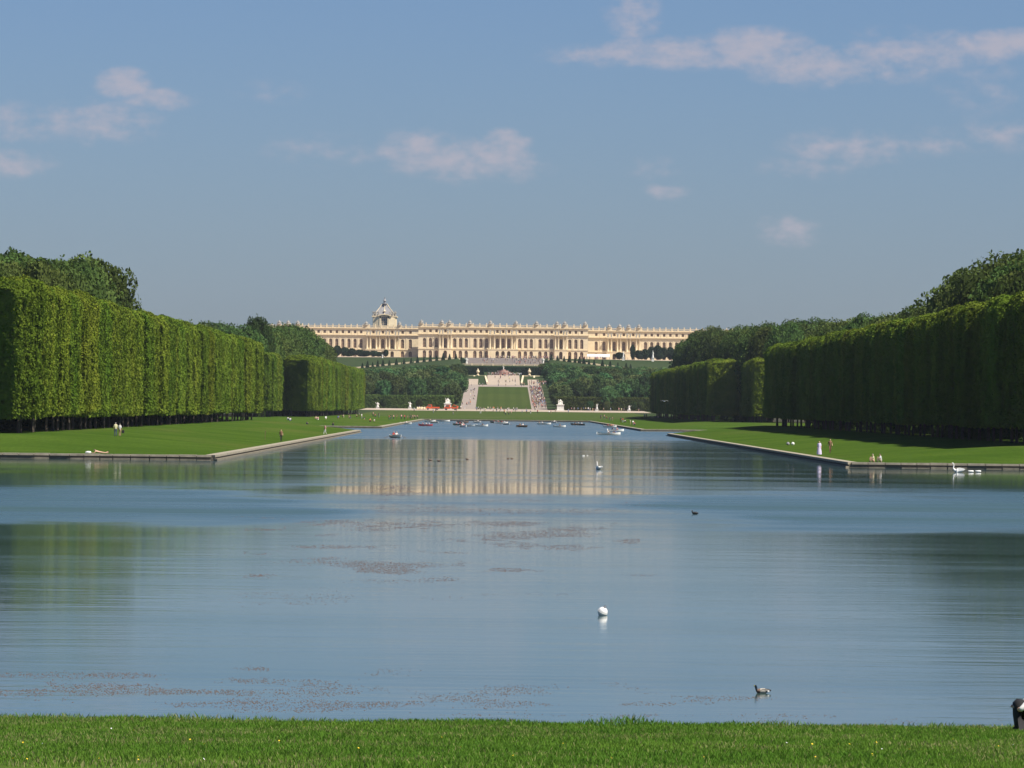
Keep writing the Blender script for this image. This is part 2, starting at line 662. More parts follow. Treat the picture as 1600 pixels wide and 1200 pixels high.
xh = [-650, -450, -300, -200, -140, -110, -95, -85, -78, -72, -66, -58, -50, -44, -38, -34, -30, -27, -26, -25, -24.3, -23.5, -15, -7]
xh = xh + [0] + [-x for x in xh[::-1]]
yh = [Y4 + .7, 2070, 2100, 2150, 2200, 2250, 2300, 2350, 2400, 2430, 2450, 2500, 2550, 2600, 2650, 2700, 2750, 2800, 2832, 2880, 2930, 2960, 2990, 3000, 3004,
      3028, 3034, 3036, 3050, 3072, 3090, 3120, 3130, 3200, 3400, 3700, 3980]
struct('hillside', patch_mesh('hillside', xh, yh, 0, HILL))


def strip(name, x0, x1, y0, y1, dz, m, nx=8, ny=16):
    xs = [x0 + (x1 - x0) * i / nx for i in range(nx + 1)]
    ys = sorted(set([y0 + (y1 - y0) * i / ny for i in range(ny + 1)] + [y for y in yh if y0 < y < y1]))
    xs = sorted(set(xs + [x for x in xh if x0 < x < x1]))
    return struct(name, patch_mesh(name, xs, ys, dz, m))


strip('end_lawn', -58, 58, Y4 + .75, 2310, .03, LAWNF, 16, 16)
strip('gravel_promenade', -66, 66, 2310, 2449, .06, GRAVEL, 10, 8)
strip('gravel_path', -21.4, 20.4, 2449, 2834, .08, mat('path_sand', (.29, .24, .205), .95, .15, .2))
strip('lawn_carpet', -14.0, 12.8, 2458, 2800, .16, TAPIS)
strip('sand_ramp', -9.5, 8.8, 2834, 2945, .10, GRAVEL)
strip('sand_walk', -21, -14.5, 2834.2, 2890, .09, GRAVEL, 4, 4)
strip('sand_walk', 13.2, 19.5, 2834.2, 2890, .09, GRAVEL, 4, 4)
strip('gravel_terrace', -22.5, 23, 3036, 3118, .10, GRAVELG, 6, 6)
strip('palace_terrace', -170, 170, 3118, 3284, .10, GRAVEL, 4, 4)
# near bank
xsb = [-150, -80, -40, -25] + [-18 + i * 1.5 for i in range(22)] + [20, 40, 80, 150]


def bank_edge(x):
    return 88.9 + .35 * math.sin(x * .33) + .2 * math.sin(x * 1.1 + 1) + .12 * math.sin(x * 3.1)


def near_map(x, y):
    return x, (bank_edge(x) - (91 - y) * .85 if y > 80 else y)


me = patch_mesh('near_bank', xsb, [-38, -10, 10, 30, 45, 55, 60, 65, 70, 75, 80, 84, 87, 89, 90.2, 90.8, 91.3], 0, BANK,
                zf=lambda x, y: (4.4 - .044 * max(y, -40)) - (.0 if y < bank_edge(x) - .2 else 1.4 * (y - bank_edge(x) + .2) / .5), ymap=near_map)
struct('near_bank', me)


# ------------------------------------------------------------------ quay walls
def quay(label, sg, ya, yb, front, cham_y=None):
    q = thing('quay_wall', label, 'quay wall', (sg * 33, ya, 0), 0, 'stone quays along the canal')
    def ext(prof, mname, m, path):
        # profile (offset outwards towards the water, z) swept along path of (x, y, nx, ny)
        b = MB()
        n = len(prof)
        for (x, y, nx, ny) in path:
            for (o, z) in prof:
                b.v.append((x + nx * o - sg * 33, y + ny * o - ya, z))
        for j in range(len(path) - 1):
            for k in range(n):
                k2 = (k + 1) % n
                b.f.append((j * n + k, j * n + k2, (j + 1) * n + k2, (j + 1) * n + k))
                b.mi.append(0)
        b.f.append(tuple(range(n)))
        b.f.append(tuple(range((len(path) - 1) * n, len(path) * n)))
        b.mi += [0, 0]
        o = link(mname, b.mesh(mname, m), q)
        bm = bmesh.new()
        bm.from_mesh(o.data)
        bmesh.ops.recalc_face_normals(bm, faces=bm.faces)
        bm.to_mesh(o.data)
        bm.free()
        return o
    # water side of the wall is towards -y for the end wall and towards -sg*x for the long wall
    xin, far = 33.4, 130
    end_x = 66 if front else 130
    s2 = math.sqrt(.5) * 1.414
    side = [(sg * xin, ya, -sg * 1.0, -1.0)] + [(sg * xin, y, -sg * 1.0, 0) for y in np.linspace(ya + 30, yb - 8, 12)]
    if cham_y:
        side.append((sg * xin, yb, -sg * 1, .3))
        side.append((sg * 62, cham_y, -sg * .3, 1))
        side.append((sg * 300, cham_y + 6, 0, 1))
    else:
        side.append((sg * xin, yb, -sg * 1, 0))
    endw = [(sg * 300, ya, 0, -1.0), (sg * end_x, ya, 0, -1.0)] if front else [(sg * 300, ya, 0, -1.0)]
    full = [(sg * 300, ya, 0, -1.0)] + side
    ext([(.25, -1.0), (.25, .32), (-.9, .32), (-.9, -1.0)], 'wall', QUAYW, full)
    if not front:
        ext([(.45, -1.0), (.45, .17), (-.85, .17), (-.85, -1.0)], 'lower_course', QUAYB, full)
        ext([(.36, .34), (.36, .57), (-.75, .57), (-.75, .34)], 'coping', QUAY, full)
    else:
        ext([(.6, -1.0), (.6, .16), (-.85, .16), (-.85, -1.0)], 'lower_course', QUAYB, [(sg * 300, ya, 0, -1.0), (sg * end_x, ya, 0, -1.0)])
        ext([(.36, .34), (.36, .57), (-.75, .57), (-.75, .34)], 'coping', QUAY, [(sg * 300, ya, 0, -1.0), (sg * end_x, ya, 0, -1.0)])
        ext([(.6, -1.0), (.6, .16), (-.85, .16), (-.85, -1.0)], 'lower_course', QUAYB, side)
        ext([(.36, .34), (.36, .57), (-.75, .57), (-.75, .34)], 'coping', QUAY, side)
        # the stones of the end wall that can be told apart
        x = xin + .02
        while x < end_x - 1:
            L = random.uniform(1.3, 2.1)
            L = min(L, end_x - x)
            for (nm, o, z0, z1, m) in (('coping_stone', .36, .345, .57, QUAY), ('base_stone', .6, -.6, .16, QUAYB)):
                b = MB()
                j = random.uniform(-.02, .02)
                x0, x1 = sorted((sg * (x + .02), sg * (x + L - .02)))
                g = .012 if nm == 'coping_stone' else .05
                z1b = z1 + (j if nm == 'coping_stone' else random.choice((0, 0, 0, -.03, -.09)))
                b.box(x0 + g - sg * 33, x1 - g - sg * 33, -o + j, .8, z0, z1b)
                if random.random() < (.93 if nm == 'base_stone' else 1):
                    link(nm, b.mesh(nm, m), q)
            x += L
    return q


quay('pale stone quay below the left lawn, nearest on the left', -1, Y1, Y2, True, 1195)
quay('stone quay in shade below the right lawn, nearest on the right', 1, Y1, Y2, True, 1195)
quay('low stone edge of the farther left lawn, beyond the cross arm', -1, Y3, Y4, False)
quay('low stone edge of the farther right lawn, beyond the cross arm', 1, Y3, Y4, False)
q = thing('quay_wall', 'low stone edge closing the far end of the canal', 'quay wall', (0, Y4, 0), 0, 'stone quays along the canal')
b = MB()
b.box(-33, 33, -.4, .8, -1, .35)
link('wall', b.mesh('wall', QUAYW), q)
b = MB()
b.box(-33, 33, -.5, .75, .36, .6)
link('coping', b.mesh('coping', QUAY), q)


# ------------------------------------------------------------------ trees
def hedge_crown(seed, hx, hy, h, n):
    """clipped block crown, canal side at x=0, running to x=-2hx, bottom 0, top h"""
    r = 2.4
    H = np.array([hx, hy, h / 2])
    areas = np.array([hy * h * 1.3, hy * h * .3, hx * h, hx * h, hx * hy * 2.6, hx * hy * .5])
    k = rng.choice(6, n, p=areas / areas.sum())
    uv = rng.uniform(-1, 1, (n, 2))
    P = np.zeros((n, 3))
    for f, (ax, sg) in enumerate(((0, 1), (0, -1), (1, -1), (1, 1), (2, 1), (2, -1))):
        s = k == f
        o = [a for a in range(3) if a != ax]
        P[s, ax] = sg * H[ax]
        P[s, o[0]] = uv[s, 0] * H[o[0]]
        P[s, o[1]] = uv[s, 1] * H[o[1]]
    inner = np.clip(P, -(H - [r, r * .75, r]), H - [r, r * .75, r])
    low = P[:, 2] < 0
    inner[low, 2] = P[low, 2]
    d = P - inner
    N = d / (np.linalg.norm(d, axis=1)[:, None] + 1e-9)
    sc = np.array([r, r * .75, r])
    P = inner + N * np.where(np.abs(d) > 0, np.minimum(np.abs(d), r), 0).max(1)[:, None]
    nz = vnoise(P * [.5, .75, .10] + seed * 31) * .62 + vnoise(P * [1.1, 1.2, .8] + seed * 17, 3) * .38
    P = P + N * ((nz - .6) * 2.1)[:, None]
    P[:, 2] -= (rng.random(n) < .5) * (P[:, 2] < -h / 2 + 1.2) * rng.uniform(0, 1.1, n)
    keep = vnoise(P * 1.25 + seed * 7, 5) > .2
    P, N = P[keep], N[keep]
    depth = rng.random(len(P)) ** 2 * .7
    P = P - N * depth[:, None]
    V = leaves(P, N, rng.uniform(.20, .44, len(P)), .47)
    core = box_quads(H - [1.6, 1.1, 1.7], np.zeros(3))
    V = np.concatenate([V, core]) + np.array([-hx, 0, h / 2])
    return np_mesh('crown', V, 4, LEAF_CLIP)


def trunk_mesh(h, r, limbs=4, lean=.3):
    b = MB()
    b.tube([(0, 0, -.3), (.05, 0, h * .25), (lean * .3, .1, h * .6), (lean, .1, h)], [r * 1.35, r, r * .8, r * .45], 7)
    for i in range(limbs):
        a = i * 2.4
        z = h * (.5 + .1 * i)
        L = h * .28
        b.tube([(lean * .3, 0, z), (math.cos(a) * L * .6, math.sin(a) * L * .6, z + L * .5), (math.cos(a) * L, math.sin(a) * L, z + L)],
               [r * .45, r * .3, r * .12], 5)
    return b.mesh('trunk', BARK)


HC = [hedge_crown(i, 5.0, 5.1, 16.6, 32000) for i in range(5)]
HTRUNK = [trunk_mesh(8, .16, 3, l) for l in (-.2, .1, .3)]


def clipped_row(sg, face, ya, yb, label, group, seed):
    y, i = ya, 0
    r = random.Random(seed)
    beg = end = 0
    amp = 1
    while y < yb - 4:
        if i == end:
            beg, end = i, i + r.choice((3, 4, 4, 5))
            amp, y = r.uniform(.9, 2.0), y + (r.random() < .6) * r.uniform(.3, 1.3)
        off = amp * math.sin(math.pi * (i - beg + .5) / (end - beg)) - .8
        L = r.uniform(8.2, 10.6)
        cy = y + L / 2
        # bare sunk slots show between some of the trees
        x = face - off + r.uniform(-.2, .2)
        g = ground(sg * (face + 4), cy)
        turned = i == 0 and sg < 0 and face == 58
        t = thing('clipped_tree', label if not turned else 'end turned away from the sun on the %s left hedge row, its first clipped tree' % ('nearer' if ya < 1000 else 'farther'), 'tree', (sg * (face + 5), cy, g), 0, group)
        k = r.randrange(5)
        top = 17.9 + r.uniform(-.2, .3)
        c = link('crown', HC[k], t)
        flip = r.choice((-1, 1))
        sz = (top - 2.9) / 16.6
        c.scale = (1, flip * L / 9.7, sz) if sg < 0 else (-1, flip * L / 9.7, sz)
        if turned:       # crown turned and squeezed so its end face drops into shade
            c.rotation_euler = (0, 0, R(-38))
            c.scale = (1.3, flip * .55, sz)
        c.location = (sg * (x - face - 5) + (.6 if turned else 0), (1.5 if turned else 0), 2.9 + r.uniform(-.3, .35))
        for dx in (-2.4,):
            link('trunk', HTRUNK[r.randrange(3)], t, (sg * dx + r.uniform(-.5, .5) - (4 if turned else 0), r.uniform(-1, 1) + (4 if turned else 0), 0), r.uniform(0, 6))
        y += L
        i += 1


clipped_row(-1, 58, 592, 1188, 'sunlit tree clipped to a flat green wall, nearer hedge row on the left bank', 'trees of the nearer left hedge row', 1)
clipped_row(1, 58, 585, 1180, 'shaded tree clipped to a flat dark wall, nearer hedge row on the right bank', 'trees of the nearer right hedge row', 2)
clipped_row(-1, 58, 1516, 2095, 'clipped tree in the farther hedge row on the left bank', 'trees of the farther left hedge row', 3)
clipped_row(1, 58, 1504, 2075, 'clipped tree in the farther hedge row on the right bank', 'trees of the farther right hedge row', 4)
clipped_row(-1, 67, 1436, 1516, 'clipped tree set back in the gap between the two left hedge rows', 'trees in the gap of the left hedges', 5)
clipped_row(1, 68, 1436, 1508, 'clipped tree set back in the gap between the two right hedge rows', 'trees in the gap of the right hedges', 6)


def shade_backing(sg, y0, y1, label):  # leaf mass with solid core, added to keep light out behind the trunks
    n = int((y1 - y0) * 26)
    P = np.stack([rng.uniform(0, 3, n), rng.uniform(y0, y1, n), rng.uniform(0, 5.5, n)], 1)
    P[:, 0] += (vnoise(P * [.3, .3, .3], 4) - .5) * 3
    N = np.tile(np.array([-1.0, 0, .3]), (n, 1))
    V = leaves(P, N, rng.uniform(.5, 1.1, n), .7)
    V = np.concatenate([V, box_quads(np.array([3, (y1 - y0) / 2, 2.7]), np.array([5.6, (y0 + y1) / 2, 2.6]))])
    V[:, 0] = sg * (V[:, 0] + 67.5)
    V[:, 2] += 1.9
    o = stuff(link('shade_foliage', np_mesh('shade_foliage', V, 4, LEAF_WOOD)))
    o['label'] = label


shade_backing(-1, 598, 1180, 'leaf mass added to block light behind the trunks of the left hedge')
shade_backing(1, 590, 1172, 'leaf mass added to block light behind the trunks of the right hedge')
shade_backing(-1, 1530, 2080, 'leaf mass added to block light behind the farther left hedge')
shade_backing(1, 1515, 2060, 'leaf mass added to block light behind the farther right hedge')


def wood_crown(seed, n, leaf, m, kind='round'):
    """unit crown: radius about 1 in x,y; z from 0 to 2.2"""
    r = np.random.default_rng(seed + 100)
    P, N = [], []
    nc = 34
    cores = []
    for c in range(nc):
        a = c * 2.39996
        zz = 1 - 2 * (c + .5) / nc
        rr = math.sqrt(1 - zz * zz)
        d = np.array([math.cos(a) * rr, math.sin(a) * rr, zz])
        R_ = r.uniform(.50, .72)
        if kind == 'tall':
            ctr = np.array([d[0] * R_ * .8, d[1] * R_ * .8, 1.15 + d[2] * .9])
        else:
            ctr = np.array([d[0] * R_, d[1] * R_, 1.0 + d[2] * .68 + .1])
        cr = r.uniform(.24, .40)
        k = n // nc
        dd = r.normal(0, 1, (k, 3))
        dd /= np.linalg.norm(dd, axis=1)[:, None]
        q = ctr + dd * cr * (1 - .35 * r.random(k)[:, None] ** 2) * np.array([1, 1, .85])
        P.append(q)
        N.append(dd)
        cores.append((ctr, cr * .72))
    P, N = np.concatenate(P), np.concatenate(N)
    inner = (((P - [0, 0, 1.1]) / [.45, .45, .5]) ** 2).sum(1) > .8
    P, N = P[inner], N[inner]
    nz = vnoise(P * 6 + seed * 3, 9)
    P = P + N * ((nz - .5) * .14)[:, None]
    V = leaves(P, N, r.uniform(leaf * .6, leaf * 1.25, len(P)), .8)
    cs = [V]
    for ctr, cr in cores:
        cs.append(box_quads(np.array([cr, cr, cr]) * .62, ctr))
    return np_mesh('crown', np.concatenate(cs), 4, m)


WC = [wood_crown(i, 20000, .052, LEAF_WOOD, 'tall' if i == 3 else 'round') for i in range(4)]
WCH = [wood_crown(10 + i, 5200, .11, LEAF_HILL) for i in range(4)]
WCD = [wood_crown(20 + i, 3000, .14, LEAF_DARK) for i in range(2)]
WTR = trunk_mesh(1.0, .028, 4, .02)


def wood_tree(name, x, y, h, rad, crowns, label, group, r, base=None, low=.12):
    z = ground(x, y) if base is None else base
    t = thing(name, label, 'tree', (x, y, z), 0, group)
    c = link('crown', crowns[r.randrange(len(crowns))], t)
    cz = h * (1 - low) / 2.08
    c.scale = (rad, rad, cz)
    c.location = (0, 0, h * low - cz * .05)
    c.rotation_euler = (0, 0, r.uniform(0, 6.28))
    tr = link('trunk', WTR, t, (0, 0, 0), r.uniform(0, 6))
    tr.scale = (h * .6, h * .6, h * .72)
    return t


SIL_L = [(-120, 388), (0, 390), (25, 377), (60, 391), (100, 391), (150, 393), (161, 470), (175, 492), (250, 491), (300, 491), (340, 493), (372, 499),
         (388, 503), (402, 504), (418, 500), (432, 497), (462, 496), (482, 505), (502, 525), (514, 548), (530, 575)]
SIL_R = [(1026, 572), (1040, 553), (1056, 530), (1074, 514), (1100, 502), (1150, 503), (1200, 495), (1250, 491), (1300, 487), (1340, 487), (1380, 484), (1430, 474), (1470, 464), (1492, 440),
         (1515, 418), (1540, 402), (1565, 390), (1600, 380), (1740, 372)]
rw = random.Random(11)
cands = []
for sg, sil, side in ((-1, SIL_L, 'left'), (1, SIL_R, 'right')):
    for row, X0 in enumerate((77, 92, 108)):
        y = 690 + row * 9
        while y < 2080:
            y += 13 + row * 3 + rw.uniform(-2, 3)
            if 1180 < y < 1450 and row < 2:
                continue
            x = sg * (X0 + rw.uniform(-3, 3))
            px, _ = pix((x, y, 20))
            ty = lerp_tab(sil, px)
            ty = max(ty, lerp_tab(sil, px - sg * 16 * 900 / y) if abs(px - 800) < 420 and px > 215 else ty) if row == 0 else ty
            h = at_y(px, ty, y).z - ground(x, y)
            if h < (19.5 if y < 1200 else 12):
                continue
            h = min(h, 40 - row) * (rw.uniform(.95, 1.03) if y < 1140 else rw.uniform(.92, 1.0))
            cands.append((y, x, h, rw.uniform(8, 11) * (1 if h > 24 else .85), side))
# keep the trees whose tops show over the hedges and over the nearer trees
sky_line = np.full(2400, 1200.0)
for sg, ya, yb in ((-1, 592, 1188), (1, 585, 1180), (-1, 1516, 2095), (1, 1504, 2075), (-1, 1436, 1516), (1, 1436, 1508)):
    for y in np.arange(ya, yb, .7):
        for x in (58.5, 61):
            qx, qy = pix((sg * x, y, 20.6))
            if -390 < qx < 1990:
                k = int(qx) + 400
                sky_line[k - 1:k + 2] = np.minimum(sky_line[k - 1:k + 2], qy)
for (y, x, h, rad, side) in sorted(cands):
    qx, qy = pix((x, y, ground(x, y) + h))
    w = rad * F / y
    xs_ = np.arange(int(qx - w), int(qx + w) + 1)
    xs_ = xs_[(xs_ > -390) & (xs_ < 1990)]
    if len(xs_) == 0:
        continue
    e_ = qy + (1 - np.sqrt(np.clip(1 - ((xs_ - qx) / w) ** 2, 0, 1))) * h * .5 * F / y
    if not ((e_ < sky_line[xs_ + 400] - 3) & (xs_ > -60) & (xs_ < 1660)).any():
        continue
    sky_line[xs_ + 400] = np.minimum(sky_line[xs_ + 400], e_)
    if y < 1140:
        grp, lab = 'tall trees behind the nearer %s hedge' % side, 'tall dense woodland tree rising above the nearer %s hedge' % side
    else:
        grp, lab = 'woodland trees farther off on the %s' % side, 'woodland tree far off behind the hedges on the %s side' % side
    wood_tree('woodland_tree', x, y, h, rad, WC[:3], lab, grp, rw)
# the single dark tree that stands out on the left skyline
pd = at_y(402, 486, 1500)
wood_tree('woodland_tree', pd.x, 1500, (pd.z - ground(pd.x, 1500)) * 1.02, 5.8, [WC[1]], 'single darker tree standing above the left skyline, beside the paler round crown', None, rw)
single = [o for o in C.objects if o.get('label', '').startswith('single darker tree')][0]
for c in single.children:
    if c.name.startswith('crown'):
        c.material_slots[0].link = 'OBJECT'
        c.material_slots[0].material = leaf_mat('dark_tree_foliage', (.024, .05, .016), (.045, .078, .022), .12)

# hanging wood on the slope either side of the grass carpet
for sg, side in ((-1, 'left'), (1, 'right')):
    for j, y in enumerate((2462, 2500, 2540, 2585, 2632, 2682, 2735, 2790, 2850, 2905, 2955)):
        n = 9
        for i in range(n):
            x = sg * (26.5 + i * 8.0 + rw.uniform(-2, 2) + (j % 2) * 3)
            g = ground(x, y)
            px, _ = pix((x, y, g + 10))
            cap = at_y(px, (567 + (715 - px) * .055) if px < 786 else (566.5 + (px - 860) * .045), y).z - g
            h = min(rw.uniform(12, 16.5), cap + rw.uniform(-1.8, 0.3))
            if y > 2780:
                h = cap + rw.uniform(-.7, .5)
            if i == 0 and y < 2850:
                h = min(h, 13)
            if h < 4:
                continue
            wood_tree('wood_tree', x, y + rw.uniform(-8, 8), h, rw.uniform(5.6, 7.2), WCH,
                      'leafy tree in the dense wood on the slope %s of the grass carpet' % side, 'trees of the wood %s of the grass carpet' % side, rw, low=.02)
    # clipped palisade in front of the wood
    n = 9000
    P = np.stack([rng.uniform(0, 50, n), np.where(rng.random(n) < .75, 0, rng.uniform(0, 3, n)), rng.uniform(0, 6.2, n)], 1)
    tp = rng.random(n) < .2
    P[tp, 2] = 6.2
    P[tp, 1] = rng.uniform(0, 3, tp.sum())
    P += rng.normal(0, .15, P.shape)
    N = np.tile(np.array([0, -1.0, .3]), (n, 1))
    V = np.concatenate([leaves(P, N, rng.uniform(.4, .8, n), .6), box_quads(np.array([24.8, 1.2, 2.9]), np.array([25, 1.7, 2.95]))])
    V[:, 0] = V[:, 0] * sg + sg * 24.5
    V[:, 1] += 2450
    V[:, 2] += 4.4
    o = link('hedge', np_mesh('hedge', V, 4, LEAF_WOOD))
    tag(o, 'tall clipped hedge along the foot of the wood %s of the grass carpet' % side, 'hedge', 'hedges at the foot of the wood')
for k, x in enumerate((599, 655, 922, 948, 990, 1001)):
    p = at_y(x, 640, 2444)
    wood_tree('clipped_shrub', p.x, 2444, 5.0, 1.9, WCH, 'small round clipped tree before the wood, %s' %
              ('behind the %s white statue' % ('leftmost', 'second left')[k] if k < 2 else
               ('between the two right statues', 'just right of the middle right statue', 'by the rightmost statue', 'last before the dark right hedge')[k - 2]), 'small round trees before the wood', rw, low=.1)

# dark yews at the foot of the palace
for side, lst in (('left', [(505, 541), (516, 539), (527, 538), (539, 541), (550, 543), (562, 545), (573, 547), (584, 547), (592, 549), (603, 545), (545, 552), (520, 550), (568, 553)]),
                  ('right', [(989, 537), (998, 546), (1008, 544), (1018, 540), (1027, 537), (1037, 541), (1048, 540), (1060, 538), (968, 549), (1002, 552), (1030, 551), (1054, 549)])):
    for (x, y) in lst:
        p = at_y(x, y, 3136)
        g = ground(p.x, 3136)
        wood_tree('yew_tree', p.x, 3136 + rw.uniform(-5, 8), p.z - g, 3.1 if x not in (989, 603) else 1.9, WCD,
                  'dark evergreen of the clump before the %s wing of the palace' % side, 'dark evergreens %s of the palace front' % side, rw, base=g, low=.0)

# cone topiaries along the embankment path and terrace edge
b = MB()
b.lathe([(.05, 0), (.95, .25), (.85, .8), (.55, 1.9), (.2, 3.0), (.02, 3.4)], n=10)
n = 700
zc = rng.random(n) ** 1.4 * 3.2
rc = .98 * (1 - zc / 3.5)
ac = rng.uniform(0, 6.28, n)
P = np.stack([np.cos(ac) * rc, np.sin(ac) * rc, zc + .2], 1)
V = leaves(P, np.stack([np.cos(ac), np.sin(ac), .4 * np.ones(n)], 1), rng.uniform(.25, .5, n), .6)
V = np.concatenate([V, box_quads(np.array([.45, .45, 1.0]), np.array([0, 0, 1.2]))])
CONE = np_mesh('foliage', V, 4, LEAF_DARK)
b = MB()
b.tube([(0, 0, -.2), (0, 0, .5)], .12, 6)
CSTEM = b.mesh('stem', BARK)
for side, xs in (('left', [566, 574, 582, 590, 598, 608, 619, 631, 642, 652, 662, 672, 682, 692, 702, 712, 721]), ('right', [851, 861, 871, 881, 889, 898, 905, 912, 920, 928, 941, 953, 965, 978, 985, 1015])):
    for x in xs:
        X = X_at(x, 3027)
        t = thing('cone_topiary', 'dark cone clipped shrub along the %s ramp below the palace' % side, 'topiary', (X, 3027, ground(X, 3027) - .1), 0, 'cone shrubs along the %s ramp' % side,
                  sc=rw.uniform(.85, 1.2))
        link('foliage', CONE, t)
        link('stem', CSTEM, t)


# ------------------------------------------------------------------ palace
PALY, WINGY = 3200.0, 3284.0
PZ = 35.3
Z_ATT0, Z_ATT1 = 16.5, 18.4
Z_F0, Z_F1 = 7.1, 13.0
Z_G0, Z_G1 = .3, 5.2
TOPZ = 19.5


def window_meshes():
    res = {}
    for key, w, h, arch in (('attic', 1.55, Z_ATT1 - Z_ATT0, False), ('tall', 2.0, Z_F1 - Z_F0, True), ('ground', 2.15, Z_G1 - Z_G0, True)):
        f = MB()
        hw = w / 2
        top = h - (hw if arch else 0)
        t = .16
        f.box(-hw, -hw + t, 0, .12, 0, top)
        f.box(hw - t, hw, 0, .12, 0, top)
        f.box(-hw + t, hw - t, .003, .117, 0, t)
        f.box(-.07, .07, .003, .117, t, h - (.1 if arch else t))
        if not arch:
            f.box(-hw + t, hw - t, .003, .117, h - t, h)
        for z in ([h * .5] if not arch else [top * .36, top * .70, top]):
            f.box(-hw + t, -.075, .006, .11, z - .06, z + .06)
            f.box(.075, hw - t, .006, .11, z - .06, z + .06)
        if arch:
            n = 8
            for k in range(n):
                a0, a1 = math.pi * k / n, math.pi * (k + 1) / n
                pts = [(math.cos(a) * r, top + math.sin(a) * r) for a, r in ((a0, hw), (a1, hw), (a1, hw - t), (a0, hw - t))]
                f.face([(x, 0, z) for x, z in pts])
                f.face([(pts[3][0], 0, pts[3][1]), (pts[2][0], 0, pts[2][1]), (pts[2][0], .12, pts[2][1]), (pts[3][0], .12, pts[3][1])])
        p = MB()
        if arch:
            pts = [(-hw, .08, 0), (hw, .08, 0)] + [(math.cos(math.pi * k / 10) * hw, .08, top + math.sin(math.pi * k / 10) * hw) for k in range(11)]
            p.face(pts)
        else:
            p.face([(-hw, .08, 0), (hw, .08, 0), (hw, .08, h), (-hw, .08, h)])
        res[key] = (f.mesh('window', SASH), p.mesh('pane', GLASS), w, h, arch)
    return res


WM = window_meshes()


def storey(b, x0, x1, yf, th, za, zb, wins, key):
    """wall layer with real openings"""
    if key is None or not wins:
        b.box(x0, x1, yf, yf + th, za, zb)
        return
    _, _, w, h, arch = WM[key]
    z0 = {'attic': Z_ATT0, 'tall': Z_F0, 'ground': Z_G0}[key]
    z1 = z0 + h
    if z0 > za + .001:
        b.box(x0, x1, yf, yf + th, za, z0)
    b.box(x0, x1, yf, yf + th, z1, zb)
    xs = sorted(wins)
    e = x0
    for xc in xs:
        if xc - w / 2 > e:
            b.box(e, xc - w / 2, yf, yf + th, z0, z1)
        e = xc + w / 2
        if arch:
            hw = w / 2
            sp = z1 - hw
            n = 5
            for sg in (-1, 1):
                for k in range(n):
                    a0, a1 = math.pi / 2 * k / n, math.pi / 2 * (k + 1) / n
                    A = (xc + sg * math.cos(a0) * hw, sp + math.sin(a0) * hw)
                    B = (xc + sg * math.cos(a1) * hw, sp + math.sin(a1) * hw)
                    b.face([(xc + sg * hw, yf, z1), (A[0], yf, A[1]), (B[0], yf, B[1])])
                    b.face([(A[0], yf, A[1]), (B[0], yf, B[1]), (B[0], yf + th, B[1]), (A[0], yf + th, A[1])])
    if e < x1:
        b.box(e, x1, yf, yf + th, z0, z1)


b = MB()
b.lathe([(.12, 0), (.5, .02), (.5, .3), (.2, .5), (.3, .8), (.62, 1.3), (.55, 1.7), (.25, 1.9), (.3, 2.2), (.05, 2.5)], n=8)
URN = b.mesh('urn', STONE_LIGHT)
b = MB()
b.lathe([(1.3, 0), (1.2, .3), (.7, .6), (.9, 1.2), (.75, 2.0), (.35, 2.4), (.42, 2.8), (.1, 3.3)], n=8)
b.tube([(-.5, 0, .8), (-1.3, 0, 2.6)], [.14, .05], 5)
b.tube([(.5, 0, .8), (1.25, .2, 2.9)], [.14, .05], 5)
b.lathe([(.1, 0), (.55, .2), (.1, .5)], c=(-.9, -.2, .6), n=7)
b.lathe([(.1, 0), (.5, .25), (.1, .5)], c=(.85, -.2, .7), n=7)
TROPHY = b.mesh('trophy', LEADGILT)
b = MB()
b.lathe([(.42, 0), (.45, .3), (.34, 1.0), (.30, 1.3), (.42, 1.6), (.36, 1.95), (.13, 2.05), (.12, 2.12), (.19, 2.2), (.2, 2.35), (.1, 2.5)], n=8, sy=.8)
b.tube([(.35, 0, 1.85), (.62, -.15, 1.5), (.5, -.4, 1.3)], [.13, .1, .07], 5)
b.tube([(-.35, 0, 1.85), (-.7, -.1, 2.1), (-.8, -.1, 2.5)], [.13, .1, .06], 5)
PSTAT = b.mesh('statue', LEADGILT)
b = MB()
b.lathe([(.62, 0), (.62, .25), (.52, .4), (.50, 3), (.43, 7.4), (.56, 7.6), (.68, 8.1)], n=12)
COLM = b.mesh('column', STONE_LIGHT, True)


PIL = MB()
PIL.box(-.42, .42, -.14, .0, 6.46, 14.88)
PIL.box(-.32, .32, -.10, .0, 14.89, 19.18)
PIL = PIL.mesh('pilaster', STONE_LIGHT)


